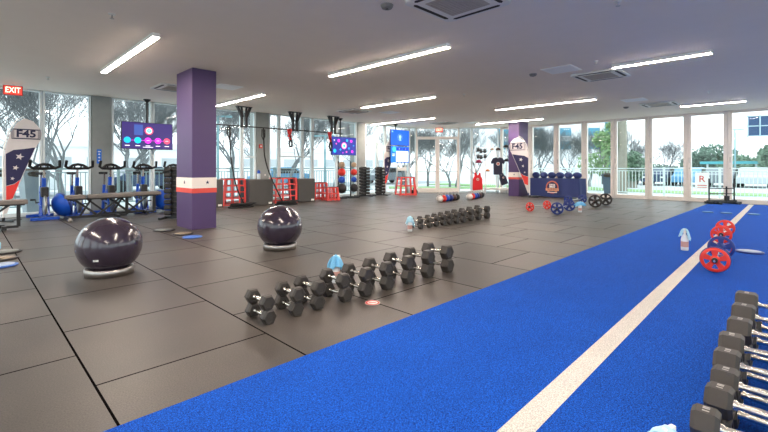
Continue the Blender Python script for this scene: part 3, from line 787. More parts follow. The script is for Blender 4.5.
# ------------------------------------------------------------------ benches
def bench(loc, rz, label, L=1.4, low=False):
    t = thing('weight_bench', label, 'bench', loc, rz, 'weight benches')
    h = .6
    MB().bx((0,-.13,h-.09),(L*.28,.13,h)).build('seat_pad', M_pad, t, .018)
    MB().bx((L*.31,-.14,h-.09),(L,.14,h)).build('back_pad', M_pad, t, .018)
    fr = MB().bar((.04,0,h-.1),(L*.97,0,h-.1),.06,.04)
    fr.bar((L*.12,0,h-.1),(L*.45,0,.1),.055,.05).bar((L*.45,0,.1),(L*.8,0,h-.1),.05,.04).bar((L*.3,0,h-.1),(L*.62,0,.09),.045,.04)
    fr.bar((.06,0,.08),(L*.75,0,.08),.07,.06).bar((L*.2,0,.09),(L*.36,0,h-.12),.045,.04)
    fr.build('frame', M_blk, t)
    MB().bar((.05,-.3,.06),(.05,.3,.06),.07,.07).build('foot', M_blk, t)
    MB().bar((L*.74,-.22,.06),(L*.74,.22,.06),.07,.07).bar((L*.9,0,.06),(L*.9,0,h-.12),.06,.06).bar((L*.74,0,.06),(L*.9,0,.06),.05,.05).build('foot', M_blk, t)
    for sy in (-1,1): MB().lathe([(.001,-.02),(.045,-.02),(.045,.02),(.001,.02)], 16, (.05,sy*.32,.046), 'y').build('wheel', mat('wheel_grey', (140,136,130), .5), t)
    return t
bench((1.66,12.15,0), 0, 'long adjustable bench in front of the exercise bikes, nearer of the two by the pillar')
bench((2.42,12.55,0), .02, 'adjustable bench half hidden behind the longer one, ending near the purple pillar')
bench((-.48,11.25,0), 0, 'adjustable bench cut by the left edge, below the feather flag')
# ------------------------------------------------------------------ exercise bikes (face -y)
def bike(loc, rz, label):
    t = thing('exercise_bike', label, 'exercise bike', loc, rz, 'exercise bikes along the left windows'); t.scale = (1.04,1.04,1.09)
    MB().bar((-.26,-.42,.035),(.26,-.42,.035),.07,.06).build('front_foot', M_blue, t)
    MB().bar((-.26,.5,.035),(.26,.5,.035),.07,.06).build('rear_foot', M_blue, t)
    f = MB().bar((0,-.42,.06),(0,.5,.06),.07,.05).bar((0,-.1,.08),(0,-.2,.92),.075,.06).bar((0,.4,.08),(0,.3,.72),.06,.06).bar((0,-.15,.6),(0,.35,.45),.06,.06)
    for sx in (-1,1): f.bar((sx*.07,-.42,.08),(sx*.07,-.22,.62),.035,.04).bar((sx*.07,-.4,.3),(sx*.07,.05,.34),.03,.04)
    f.build('frame', M_blue, t, .006)
    MB().lathe([(.001,-.025),(.2,-.025),(.22,-.015),(.22,.015),(.2,.025),(.001,.025)], 32, (0,-.36,.32), 'x').build('flywheel', M_steel, t)
    MB().bar((0,-.2,.9),(0,-.22,1.13),.04,.04).build('handlebar_post', M_chrome, t)
    hb = MB().tube([(-.26,-.46,1.3),(-.27,-.4,1.17),(-.2,-.32,1.13),(-.1,-.27,1.2),(0,-.26,1.22),(.1,-.27,1.2),(.2,-.32,1.13),(.27,-.4,1.17),(.26,-.46,1.3)], .031, 8)
    hb.tube([(-.2,-.32,1.13),(0,-.22,1.12),(.2,-.32,1.13)], .031, 8).tube([(-.07,-.3,1.2),(-.06,-.22,1.13)], .018, 6).tube([(.07,-.3,1.2),(.06,-.22,1.13)], .018, 6)
    hb.build('handlebar', M_strap, t)
    MB().bar((0,.3,.7),(0,.27,.98),.035,.035).build('seat_post', M_chrome, t)
    s_ = MB().slab([(-.025,.08),(.025,.08),(.045,.25),(.1,.36),(.09,.44),(-.09,.44),(-.1,.36),(-.045,.25)], 0, .06)
    o = s_.build('seat', M_strap, t, .02); o.location = (0,0,.98)
    MB().bx((-.07,-.4,.5),(.07,-.2,.72)).build('brake_cover', M_blk, t, .02)
    c = MB().lathe([(.001,-.04),(.11,-.04),(.11,.04),(.001,.04)], 20, (0,.03,.36), 'x').cyl((-.13,.03,.36),(.13,.03,.36),.015)
    c.bar((.12,.03,.36),(.12,-.12,.3),.025).bar((-.12,.03,.36),(-.12,.18,.42),.025).build('crank', M_blk, t)
    ck = [c for c in t.children if c.name.startswith('crank')][0]
    MB().box((.17,-.13,.29),(.09,.1,.03)).build('pedal', M_blk, ck); MB().box((-.17,.19,.42),(.09,.1,.03)).build('pedal', M_blk, ck)
    return t
B0 = bike((1.36,13.15,0), 0, 'blue exercise bike, first from the left, nearest the feather flag')
for k, (x, y, l) in enumerate([(2.02,13.25,'second from the left, between a blue dome and the concrete pillar'), (2.72,13.2,'third from the left, in front of the concrete pillar'), (3.53,13.25,'fourth from the left, under the red ring screen'), (4.3,13.2,'fifth from the left, partly behind the dumbbell rack')]):
    clone(B0, (x,y,0), random.uniform(-.06,.06), 'blue exercise bike, '+l)
def dome(loc, rz, label):
    t = thing('balance_trainer', label, 'balance trainer', loc, rz, 'blue domes leaning by the bikes')
    a = Matrix.Rotation(.28, 3, 'X')
    pr = [(.001,.2),(.12,.185),(.22,.13),(.28,.05),(.3,0)]
    d = MB().lathe([(r,-h) for r, h in pr][::-1], 32, (0,0,0), 'y'); b = MB().lathe([(.31,0),(.31,.05),(.28,.06),(.001,.06)], 32, (0,0,0), 'y')
    for mb in (d, b): mb.v = [tuple(a @ Vector(v)+Vector((0,0,.325))) for v in mb.v]
    d.build('dome', M_blued, t); b.build('platform', M_navyp, t)
dome((1.72,12.95,0), -1.25, 'blue dome balance trainer standing between the first and second bikes')
dome((3.98,12.85,0), -1.25, 'blue dome balance trainer between the fourth and fifth bikes')

# ------------------------------------------------------------------ dumbbell towers
def tower(loc, rz, label, side, n=9):
    t = thing('dumbbell_rack', label, 'dumbbell rack', loc, rz, 'vertical dumbbell racks')
    MB().bx((-.11,.0,.04),(.11,.14,1.28)).build('post', M_blk, t, .006)
    MB().bar((-.3,-.18,.025),(-.3,.34,.025),.06,.05).bar((.3,-.18,.025),(.3,.34,.025),.06,.05).bar((-.3,.1,.04),(.3,.1,.04),.08,.05).build('base', M_blk, t)
    cr = MB()
    for i in range(n):
        z = .12+i*.13
        for sx in (-.085,.085): cr.bar((sx,.1,z),(sx,-.12,z+.0),.02,.012).bar((sx,-.12,z),(sx,-.13,z+.03),.02,.012)
    cr.build('cradles', M_blk, t)
    me = MB()
    for s_ in (-1,1): me.lathe([(.04,.07),(.062,.08),(.062,.225),(.05,.235)] if s_ > 0 else [(.05,-.235),(.062,-.225),(.062,-.08),(.04,-.07)], 8, (0,0,0), 'x', 0, False, PI/8)
    me.cyl((-.075,0,0),(.075,0,0),.014,None,10,1)
    me = me.mesh('small_dumbbell', [M_rubd, mat('dull_steel', (90,88,86), .5, 1)])
    for i in range(n):
        o = bpy.data.objects.new('dumbbell', me); COL.objects.link(o)
        p = Matrix.Rotation(rz, 3, 'Z') @ Vector((0,-.05,.15+i*.13+.012))
        o.location = Vector(loc)+p; o.rotation_euler = (0,0,rz)
        nm = 'lowest' if i == 0 else 'topmost' if i == n-1 else ORD[i]+' from the bottom'
        tag(o, 'black dumbbell on the %s, %s' % (side, nm), 'dumbbell', 'dumbbells on the vertical racks')
tower((3.62,10.75,0), -.75, 'black vertical dumbbell rack half hidden by the large purple pillar', 'rack behind the large purple pillar')
tower((12.1,13.3,0), -.35, 'black vertical dumbbell rack, left of the two far ones', 'left far rack')
tower((12.98,13.25,0), -.35, 'black vertical dumbbell rack, right of the two far ones', 'right far rack')

# ------------------------------------------------------------------ medicine ball trees
def ball_tree(loc, label, side, r0):
    t = thing('ball_rack', label, 'ball rack', loc, 0, 'medicine ball racks')
    MB().cyl((0,.1,0),(0,.1,1.5),.03).build('post', M_blk, t)
    MB().bar((-.28,-.1,.025),(.28,-.1,.025),.06).bar((-.28,.3,.025),(.28,.3,.025),.06).bar((0,-.1,.03),(0,.3,.03),.06).build('base', M_blk, t)
    cr = MB(); zs = [.42,.76,1.06,1.36]; rs = [.2*r0,.14*r0,.16*r0,.13*r0]
    for z, r in zip(zs, rs):
        cr.tube([(-r*.7,-.22,z-r*.75),(-r*.7,.02,z-r*.85),(0,.1,z-r*.8),(r*.7,.02,z-r*.85),(r*.7,-.22,z-r*.75)], .01, 6)
    cr.build('cradles', M_blk, t)
    for z, r, m, c in zip(zs, rs, (M_rubd, M_blue, M_redp, M_tan), ('large black','blue','red','tan')):
        o = MB().sph((0,0,0), r, 20, 14)
        a = o.build('medicine_ball', m, None, 0, (loc[0], loc[1]-.1, z))
        tag(a, '%s medicine ball on the %s ball rack' % (c, side), 'medicine ball', 'medicine balls')
ball_tree((10.62,13.1,0), 'black medicine ball rack below the left part of the dotted screen', 'left', 1)
ball_tree((11.3,13.15,0), 'black medicine ball rack below the right part of the dotted screen', 'right', .85)

# ------------------------------------------------------------------ red plyo stands and soft boxes
def plyo(loc, rz, w, h, n, label):
    t = thing('plyo_stand', label, 'plyometric stand', loc, rz, 'red steel plyometric stands')
    d = w*.8; k = .78
    def P(x, y, z): f = 1-(1-k)*z/h; return (x*w/2*f, y*d/2*f, z)
    f = MB()
    for sx in (-1,1):
        for sy in (-1,1): f.bar(P(sx,sy,0), P(sx,sy,h), .05)
    for sx in (-.33,.33): f.bar(P(sx,-1,0), P(sx,-1,h), .035); f.bar(P(sx,1,0), P(sx,1,h), .035)
    for i in range(n+1):
        z = .04+(h-.06)*i/n
        f.bar(P(-1,-1,z),P(1,-1,z),.038).bar(P(-1,1,z),P(1,1,z),.038).bar(P(-1,-1,z),P(-1,1,z),.038).bar(P(1,-1,z),P(1,1,z),.038)
    f.build('frame', M_redm, t)
    MB().prism([(P(.66,-1,0)[0],0),(w/2+.02,0),(w/2*k+.01,h),(w/2*k-.03,h)], -d/2-.012, -d/2).build('front_gusset', M_redm, t)
    g = MB().add([P(1.02,-1,0),P(1.02,-.2,0),P(1.02,-.4,h*.95),P(1.02,-1,h*.95), P(.96,-1,0),P(.96,-.2,0),P(.96,-.4,h*.95),P(.96,-1,h*.95)],
                 [(0,1,2,3),(7,6,5,4),(0,4,5,1),(1,5,6,2),(2,6,7,3),(3,7,4,0)]).build('side_gusset', M_redm, t)
    MB().slab([P(-1,-1,h)[:2],P(1,-1,h)[:2],P(1,1,h)[:2],P(-1,1,h)[:2]], h, h+.018).build('top_plate', M_blk, t)
plyo((6.27,13.35,0), -.12, .8, .88, 4, 'tall red steel plyometric stand behind the left hanging rope')
plyo((8.14,13.3,0), -.12, .9, .88, 4, 'tall red steel plyometric stand between the two black boxes')
plyo((9.87,13.5,0), -.12, .6, .66, 3, 'shorter red steel plyometric stand just right of a black box')
plyo((9.87,12.75,0), -.12, .52, .5, 2, 'lowest red steel plyometric stand in front of the medicine ball rack')
plyo((14.15,12.75,0), -.5, .78, .82, 2, 'red steel plyometric stand below the stacked blue screens')
def soft_box(loc, rz, w, h, label):
    t = thing('soft_plyo_box', label, 'plyometric box', loc, rz, 'black soft boxes')
    MB().bx((-w/2,-w/2,0),(w/2,w/2,h)).build('body', M_box, t, .025)
    MB().bx((-w/2-.002,-w/2+.03,.02),(-w/2+.001,w/2-.03,h-.02)).build('side_panel', M_boxs, t)
    MB().bx((w/2-.17,-w/2-.004,.04),(w/2-.05,-w/2-.0005,.1)).build('label_patch', M_white, t)
soft_box((5.45,13.2,0), 0, .62, .88, 'black soft box just right of the large purple pillar')
soft_box((6.98,13.05,0), -.1, .82, .86, 'black soft box in front of the concrete pillar with a bottle on top')
soft_box((8.86,13.15,0), -.1, .7, .84, 'black soft box between two red stands, with a small white label')
t = thing('drink_bottle', 'blue topped clear bottle on the black box in front of the concrete pillar', 'bottle', (7.0,12.95,.86), 0)
MB().lathe([(.05,0),(.055,.01),(.055,.16),(.03,.2)], 16).build('body', mat('pale_plastic', (210,224,234), .3), t)
MB().lathe([(.045,.19),(.05,.2),(.05,.27),(.02,.3)], 14).build('cap', M_blue, t)
t = thing('equipment_stand', 'pale grey metal stand with a shelf under the stacked blue screens', 'stand', (14.5,13.35,0), -.5)
for sx in (-1,1): MB().bar((sx*.32,0,0),(sx*.18,0,1.38),.06,.05).build('upright', M_steel, t)
MB().bx((-.26,-.18,.62),(.26,.18,.66)).bx((-.22,-.12,1.1),(.22,.12,1.26)).build('shelf', M_acw, t)
MB().bx((-.4,-.22,0),(.4,.22,.04)).build('base', M_acw, t)
t = thing('kettlebell', 'black kettlebell standing beside the red stand under the blue screens', 'kettlebell', (14.75,12.75,0), 0)
MB().sph((0,0,.13),(.15,.15,.14),18,12,0,-.129).build('bell', M_rubd, t)
MB().tube([(-.08,0,.22),(-.09,0,.3),(0,0,.35),(.09,0,.3),(.08,0,.22)], .02, 8).build('handle', M_blk, t)

# ------------------------------------------------------------------ suspension rail, straps, ropes
t = thing('suspension_rail', 'long black rail hung from the ceiling along the left windows', 'training rail')
RZ, RY = 2.6, 13.0
t.location = (0, RY, RZ)
MB().cyl((4.6,0,0),(10.7,0,0),.02,None,10).build('rail', M_blk, t)
for x in (4.85, 6.5, 8.45, 10.2):
    b = MB().bx((x-.26,-.07,H-RZ-.025),(x+.26,.07,H-RZ-.001))
    for sx in (-1,1):
        b.bar((x+sx*.22,0,H-RZ-.02),(x+sx*.08,0,.3),.1,.06).bar((x+sx*.08,0,.35),(x+sx*.08,0,-.04),.07,.06)
        b.bar((x+sx*.09,0,H-RZ-.02),(x+sx*.05,0,.3),.06,.04)
    b.build('ceiling_bracket', M_blk, t)
def rope(pts, label, coil, rz=0):
    t = thing('battle_rope', label, 'battle rope', (coil[0],coil[1],0), 0, 'hanging battle ropes')
    P = [Vector(p)-Vector((coil[0],coil[1],0)) for p in pts]
    # smooth
    q = []
    for i in range(len(P)-1):
        p0 = P[max(i-1,0)]; p1 = P[i]; p2 = P[i+1]; p3 = P[min(i+2,len(P)-1)]
        for k in range(6):
            u = k/6
            q.append(.5*((2*p1)+(p2-p0)*u+(2*p0-5*p1+4*p2-p3)*u*u+(3*p1-p0-3*p2+p3)*u**3))
    q.append(P[-1])
    MB().tube(q, .022, 8).build('hanging_length', M_strap, t)
    c = []
    for i in range(150):
        a = i/150*2*PI*3.2; r = .24+.05*math.sin(a*.37)+.03*math.sin(a*1.7)
        c.append((r*1.5*math.cos(a)+.02*i/30, r*.8*math.sin(a), .024+.045*(i//50)))
    MB().tube(c, .022, 8).build('coil', M_strap, t)
    top = P[0]
    MB().tube([top+Vector((-.05,0,-.05)), top+Vector((-.055,0,-.3)), top+Vector((0,0,-.42)), top+Vector((.055,0,-.3)), top+Vector((.05,0,-.05))], .018, 6).build('anchor_strap', M_strap, t)
rope([(6.0,RY,RZ),(6.02,RY,2.1),(6.03,12.95,1.6),(6.08,12.85,1.0),(6.15,12.7,.5),(6.28,12.55,.12),(6.35,12.45,.03)], 'black battle rope hanging over the left tall red stand', (6.1,12.45,0))
rope([(7.2,RY,RZ),(7.22,RY,2.1),(7.2,12.9,1.6),(7.22,12.6,1.0),(7.36,12.4,.5),(7.52,12.3,.12),(7.6,12.25,.03)], 'black battle rope hanging in front of the concrete pillar', (7.6,12.25,0))
def trx(x, label, dz=.62):
    t = thing('suspension_strap', label, 'training strap', (x, RY-.03, RZ), 0, 'red and black suspension straps')
    MB().tube([(-.05,0,.02),(-.02,0,-.12),(.05,0,-.24),(.04,0,-.36)], .048, 6).tube([(.07,0,.02),(.03,0,-.15),(-.03,0,-.26)], .042, 6).build('red_strap', M_strapr, t)
    MB().tube([(.02,-.02,-.2),(.08,-.02,-.38),(.1,-.02,-.55),(.02,-.02,-dz),(-.03,-.02,-.5),(.02,-.02,-.36)], .032, 6).build('black_strap', M_strap, t)
    MB().cyl((-.02,-.02,-dz),(.11,-.02,-dz+.02),.022).build('grip', M_strap, t)
trx(8.2, 'red and black suspension strap bundled on the rail by the middle bracket')
trx(10.0, 'red and black suspension strap beside the dotted screen', .7)

# small things on the pillars
t = thing('pillar_sign', 'small vertical blue sign with white symbols on the concrete pillar behind the bikes', 'sign', (2.68,YL-.022,1.56), 0)
MB().bx((-.055,-.012,-.2),(.055,0,.2)).build('board', mat('sign_blue', (16,112,220), .4), t)
mb = MB()
for z in (-.12,-.03,.06): mb.disc(0, z, .022, -.015, -.012, 0, 12)
mb.bx((-.03,-.015,.12),(.03,-.012,.15)).build('symbols', M_white, t)
t = thing('fire_alarm', 'small red alarm device on the concrete pillar behind the battle rope', 'alarm', (7.62,YL-.022,2.02), 0)
MB().bx((-.06,-.05,-.07),(.06,0,.07)).build('body', M_redp, t, .01)
MB().disc(0,0,.035,-.056,-.05).build('lens', M_white, t)
t = thing('wall_plate', 'small grey plate low on the concrete pillar behind the bottle', 'wall plate', (7.8,YL-.022,.98), 0)
MB().bx((-.08,-.015,-.1),(.08,0,.1)).build('plate', mat('plate_grey', (150,156,156), .5), t, .004)
MB().bx((-.02,-.02,-.03),(.02,-.015,.03)).build('switch', M_white, t)

# ------------------------------------------------------------------ clothing display by the doors
DD = 20.55
def dp(px, z=0, d=DD): 
    s = (px-384)*d/420
    return ((d+s)/R2, (d-s)/R2, z)
def zz(py, d=DD): return 1.25+(167.5-py)*d/420
t = thing('display_rack', 'white open clothing rack with rails and a low shelf by the corner window', 'display rack', dp(491), -PI/4)
def lx(px): return (px-491)*DD/420
f = MB()
for px in (475.5, 486, 497, 507): f.bar((lx(px),.1,0),(lx(px),.1,zz(146)),.04,.04)
f.build('posts', M_white, t)
r_ = MB()
for py in (147.5, 154, 161, 169.5, 179): r_.bar((lx(475),.08,zz(py)),(lx(507.5),.08,zz(py)),.02,.02)
r_.build('rails', M_white, t)
g = MB()
for k in range(16): g.bar((lx(476+k*2),.11,.35),(lx(476+k*2),.11,zz(147)),.008)
g.build('grid', M_white, t)
MB().bx((lx(484),-.25,.16),(lx(507),.15,.26)).bx((lx(484),-.2,0),(lx(485),.1,.16)).bx((lx(506),-.2,0),(lx(507),.1,.16)).build('low_shelf', M_white, t, .01)
def shirt(px, py, w, h, m, label, sleeves=True, name='t_shirt', rot=0):
    x, y, _ = dp(px, 0, DD-.18)
    t = thing(name, label, 'shirt', (x, y, zz(py, DD-.18)), -PI/4, None)
    a, b = w/2, h/2
    if sleeves: p = [(-a*.6,-b),(a*.6,-b),(a*.62,b*.35),(a*.85,b*.2),(a,b*.45),(a*.7,b*.9),(a*.25,b),(0,b*.88),(-a*.25,b),(-a*.7,b*.9),(-a,b*.45),(-a*.85,b*.2),(-a*.62,b*.35)]
    else: p = [(-a*.95,-b),(a*.95,-b),(a*.9,b*.3),(a*.6,b*.6),(a*.55,b),(a*.3,b),(a*.15,b*.72),(-a*.15,b*.72),(-a*.3,b),(-a*.55,b),(-a*.6,b*.6),(-a*.9,b*.3)]
    c, s_ = math.cos(rot), math.sin(rot); p = [(x*c-z*s_, x*s_+z*c) for x, z in p]
    MB().prism(p, -.045, .045).build('fabric', m, t, .015)
    lw = MB().disc(0,b*.25,w*.13,-.052,-.046,0,20).disc(0,b*.25,w*.08,-.056,-.05,1,16)
    lw.build('print', [M_kw, mat('print_coral', (206,96,84), .7) ], t)
    MB().tube([(-a*.3,0,b*.85),(0,0,b*1.06),(0,.05,b*1.2),(0,.12,b*1.2)], .008, 5).build('hanger', M_steel, t)
shirt(477.6, 181.5, .5, .86, M_strapr if False else mat('red_jersey', (216,34,40), .8), 'bright red tank top hanging on the white display rack', False, 'tank_top')
shirt(497.8, 166, .68, .84, mat('navy_jersey', (50,50,70), .85), 'dark navy t-shirt with a round print on the white display rack')
shirt(503, 179, .36, .56, mat('navy_jersey', (50,50,70), .85), 'folded dark garment hung aslant at the right of the display rack', False, 'folded_top', .35)
def cap(px, py, m, label, s=1):
    x, y, _ = dp(px, 0, DD-.08); t = thing('cap', label, 'cap', (x, y, zz(py, DD-.08)-.05), -PI/4, 'caps on the display rack')
    MB().sph((0,0,0), (.12*s,.12*s,.13*s), 16, 10, 0, 0).build('crown', m, t)
    MB().slab([(-.1*s,-.08*s),(-.08*s,-.19*s),(0,-.22*s),(.08*s,-.19*s),(.1*s,-.08*s)], 0, .012).build('brim', m, t)
cap(478.7, 162, mat('maroon_felt', (120,30,60), .8), 'maroon cap on the display rack above the red tank top', 1.3)
cap(498.2, 149.3, mat('dark_brown_felt', (70,52,48), .8), 'dark brown cap above the navy t-shirt')
cap(506, 146.5, M_strap, 'black cap at the top right of the display rack', 1.1)
cap(506.5, 160.5, M_strap, 'black cap at the right end of the rack below another black cap', 1.1)
cap(492, 149.2, M_tan, 'pale tan cap left of the dark brown cap', .8)
cap(487.6, 170.5, mat('orange_felt', (206,130,80), .8), 'orange cap left of the navy t-shirt', .9)
def glove(px, py, m, label):
    x, y, _ = dp(px, 0, DD-.06); t = thing('training_glove', label, 'glove', (x, y, zz(py, DD-.06)-.1), -PI/4, 'dark gloves hanging on the display rack')
    MB().bx((-.07,-.04,0),(.07,.03,.14)).build('palm', m, t, .03)
    for k in range(4): MB().bar((-.052+k*.035,-.005,.13),(-.06+k*.04,-.005,.2+.012*(k in (1,2))),.026,.03).build('finger', m, t)
    MB().bar((.06,-.005,.05),(.11,-.01,.12),.03,.03).build('thumb', m, t)
for px, py, l in [(478,149.8,'top left'),(481,151.2,'beside the top left one'),(484.6,151,'top row, third'),(478,156.6,'second row left'),(481,157.2,'second row middle'),(485,156.4,'second row right')]:
    glove(px, py, M_rubd, 'black training glove on the display rack, '+l)

# ------------------------------------------------------------------ OUTSIDE
struct(MB().slab([(-60,-60),(160,-60),(160,160),(-60,160)], -.4, -.16).build('ground', M_pave))
struct(MB().slab([(19.2,-9),(22.4,-9),(22.4,13),(17.4,18),(16,16.8),(-6,16.8),(-6,14.3),(15.8,14.3),(19.2,10.9)], -.159, -.02).build('terrace_deck', mat('deck_concrete', (206,210,208), .8, 0, .05, 1)))
struct(MB().slab([(-60,24),(34,24),(34,30),(-60,30)], -.158, -.12).build('road', M_road))
tag(MB().slab([(27,-20),(29.5,-20),(29.5,22),(27,22)], -.158, -.1).build('lawn_strip', M_grass), 'green lawn strip outside the right windows', 'lawn', None, 'stuff')
tag(MB().slab([(20,19.5),(30,9.5),(31.5,11),(21.5,21)], -.158, -.1).build('lawn_strip', M_grass), 'green lawn strip seen beyond the glass doors', 'lawn', None, 'stuff')
# railings
M_raild = mat('railing_grey', (132,152,154), .5)
def rail(p0, p1, label, M_rail=M_rail):
    p0, p1 = Vector(p0), Vector(p1); L = (p1-p0).length; a = math.atan2((p1-p0).y, (p1-p0).x)
    t = thing('railing_panel', label, 'railing', (p0.x, p0.y, -.02), a, 'balcony railing panels')
    MB().bx((0,-.035,1.2),(L,.035,1.25)).bx((0,-.02,1.1),(L,.02,1.13)).bx((0,-.02,.1),(L,.02,.14)).build('rails', M_rail, t)
    b = MB(); n = int(L/.13)
    for i in range(1, n): b.bx((i*L/n-.011,-.011,.14),(i*L/n+.011,.011,1.1))
    b.build('balusters', M_rail, t)
    MB().bx((-.04,-.04,0),(.04,.04,1.28)).build('post', M_rail, t)
for k in range(9): rail((-2.2+k*1.95,16.2,0), (-2.2+(k+1)*1.95,16.2,0), 'grey railing panel outside the left windows, %s from the left' % ORD[k], M_raild)
for k in range(9): rail((22,12.2-k*1.95,0), (22,12.2-(k+1)*1.95,0), 'white railing panel outside the right windows, %s from the left' % ORD[k])
def planter(loc, label, s=1):
    t = thing('planter', label, 'planter', loc, .2, 'tapered planters outside')
    MB().lathe([(.2*s,0),(.34*s,.95*s),(.36*s,.97*s),(.32*s,.97*s),(.3*s,.9*s),(.001,.88*s)], 4, (0,0,0), 'z', 0, False, PI/4).build('pot', M_planter if s < 1.05 else M_lsteel, t)
    MB().sph((0,0,.9*s),(.3*s,.3*s,.12*s),12,8).build('soil', mat('soil', (70,60,50), .9), t)
planter((1.36,15.2,-.02), 'tall grey tapered planter outside behind the first exercise bike', 1.22)
planter((20.9,6.35,-.02), 'slate tapered planter outside the right windows beside the tree trunk', 1)

def at(px, X): # a point on the plane x = X seen at image column px
    r = (px-384)/420; return X*(1-r)/(1+r)
# bare trees
def bare_mesh(seed, h, lv=6):
    rnd = random.Random(seed); mb = MB()
    def grow(p, d, L, r, l):
        n = 3 if l > 1 else 2
        pts = [p]; q = p; dd = d
        for i in range(n):
            dd = (dd+Vector((rnd.uniform(-.2,.2), rnd.uniform(-.2,.2), rnd.uniform(-.05,.12)))).normalized(); q = q+dd*L/n; pts.append(q)
        r1 = max(r*.62, .008)
        mb.tube(pts, [r+(r1-r)*i/n for i in range(n+1)], 6 if l > 4 else 4 if l > 2 else 3)
        if l == 0: return
        k = rnd.choice((3,3,4)) if l > 1 else 3
        for i in range(k):
            a = rnd.uniform(0, 2*PI); sp = rnd.uniform(.3,.8)
            side = Vector((math.cos(a), math.sin(a), 0)); nd = (dd*(1-sp*.4)+side*sp+Vector((0,0,.2))).normalized()
            bp = pts[-1] if i < 2 else pts[-2]
            grow(bp, nd, L*rnd.uniform(.7,.9), r1*.82, l-1)
    grow(Vector((0,0,0)), Vector((0,0,1)), h*.2, h*.017, lv)
    return mb.mesh('bare_branches', M_bark)
BM = [bare_mesh(s_, 8, 6) for s_ in (1, 5, 9)]
BM.append(bare_mesh(14, 8, 6))
def wood(x, y, s_, k, rz, label):
    o = bpy.data.objects.new('bare_tree', BM[k]); COL.objects.link(o); o.location = (x,y,-.17); o.scale = (s_,s_,s_); o.rotation_euler = (0,0,rz)
    tag(o, label, 'tree', 'leafless trees outside')
for i, (x, y, s_, k, w_) in enumerate([(.2,21,.95,0,'at the far left behind the feather flag'),(2.6,19.5,.9,1,'behind the first and second bikes'),(5.0,20.5,.95,2,'behind the red ring screen'),(3.2,33,1.4,0,'across the road behind the bikes'),
   (7.7,19.5,.9,0,'just right of the large purple pillar'),(10.9,19.6,1.0,1,'behind the middle rail bracket'),(13.6,21.5,.95,2,'behind the dotted screen'),(9.5,34,1.5,1,'across the road behind the black boxes'),
   (17.0,21.5,.95,0,'behind the dumbbell towers'),(16.0,34,1.5,2,'across the road behind the stacked screens'),(20.0,21.8,.9,1,'behind the left glass door'),(23.3,21.0,.9,2,'behind the right glass door'),(24.5,17.3,1.0,0,'behind the clothing rack'),
   (30,15.0,.85,1,'in front of the white office block'),(31.5,10.8,.8,2,'left of the green tree outside the right windows'),(38,12,.75,3,'low in front of the teal office block'),(33,17.5,.8,3,'left part of the view behind the cloth table'),(36,9.5,.6,1,'behind the bright green loose tree')]):
    wood(x, y, s_, k, i*1.3, 'bare leafless tree outside, '+w_)
for px_, d_, s_, k_, l_ in [(428,31,.72,0,'just beyond the lawn, framed by the left glass door'),(450,29,.7,2,'just beyond the lawn, framed by the right glass door'),(478,33,.8,1,'behind the red tank top'),(403,34,.8,3,'just left of the double doors')]:
    q_ = (px_-384)*d_/420; wood((d_+q_)/R2, (d_-q_)/R2, s_, k_, px_*.37, 'bare leafless tree outside, '+l_)
wood(33,at(541,33),.8,3,1.1,'bare leafless tree outside, low before the white office block, left one')
wood(31,at(571,31),.72,2,2.6,'bare leafless tree outside, low before the white office block, right one')
wood(44,at(668,44),.66,1,2.0,'round crowned bare tree standing alone against the sky at right')

def leafy(x, y, s_, m, label, trunk_h, clumps, n=2600, seed=1, leaf=.16):
    rnd = random.Random(seed); t = thing('leafy_tree', label, 'tree', (x,y,-.17), 0, 'green trees outside')
    MB().tube([(0,0,0),(.05,0,trunk_h*.5),(0,.05,trunk_h)], [.17*s_,.14*s_,.09*s_], 8).build('trunk', mat('trunk_brown', (140,136,124), .9, 0, .2, 6), t)
    mb = MB(); vs = []; fs = []
    for i in range(n):
        c = rnd.choice(clumps)
        v = Vector((rnd.gauss(0,1),rnd.gauss(0,1),rnd.gauss(0,1))).normalized()*(rnd.random()**.4)
        p = Vector((c[0]+v.x*c[3], c[1]+v.y*c[3], c[2]+v.z*c[4]))
        u = Vector((rnd.gauss(0,1),rnd.gauss(0,1),rnd.gauss(0,1))).normalized(); w = u.orthogonal().normalized()
        s2 = leaf*rnd.uniform(.6,1.3); b = len(vs)
        vs += [p-u*s2, p+w*s2*.5, p+u*s2, p-w*s2*.5]; fs.append((b,b+1,b+2,b+3))
    mb.add(vs, fs).build('foliage', m, t)
leafy(27, at(606,27), 1, M_leafl, 'bright green loose tree outside left of the thick trunk', 3.0, [(0,-.1,2.2,.8,1.1),(.1,.3,3.1,.5,.6),(-.2,-.4,1.4,.9,.8),(0,.9,1.7,.8,.7)], 900, 3, .13)
leafy(25.5, at(622,25.5), 1.6, M_leafl, 'tall tree with a thick straight trunk outside the sliding glass', 7.5, [(0,0,7.6,1.6,1),(0,.55,2.8,.45,1.3),(.2,.4,4.2,.4,.9)], 1600, 4, .12)
leafy(62, at(714,62), 3, M_leafd, 'wide dark green rounded tree outside at right, left part', 2, [(0,0,2.5,2.6,1.7),(0,1.6,1.8,1.8,1.4),(-1,-1.8,1.5,1.8,1.3)], 4500, 5, .22)
leafy(58, at(741,58), 3, M_leaf, 'wide green rounded tree outside at right, behind the lamp post', 1.8, [(0,0,1.4,2.0,1.4),(1,-1.4,1.2,2,1.2)], 3500, 6, .2)
leafy(50, at(772,50), 2, M_leaf, 'green tree cut by the right edge of the picture', 2.5, [(0,0,2.4,1.0,1.0)], 1600, 7, .2)
leafy(55, at(655,55), 2, M_leafd, 'low green shrubbery tree behind the parked cars', 1, [(0,0,.9,3,.9),(0,3,.8,3,.8)], 3500, 8, .2)
leafy(33, at(632,33), 2, M_leaf, 'small green tree just right of the thick trunk outside', 1.2, [(0,0,1.5,.9,1.1)], 1500, 9, .14)
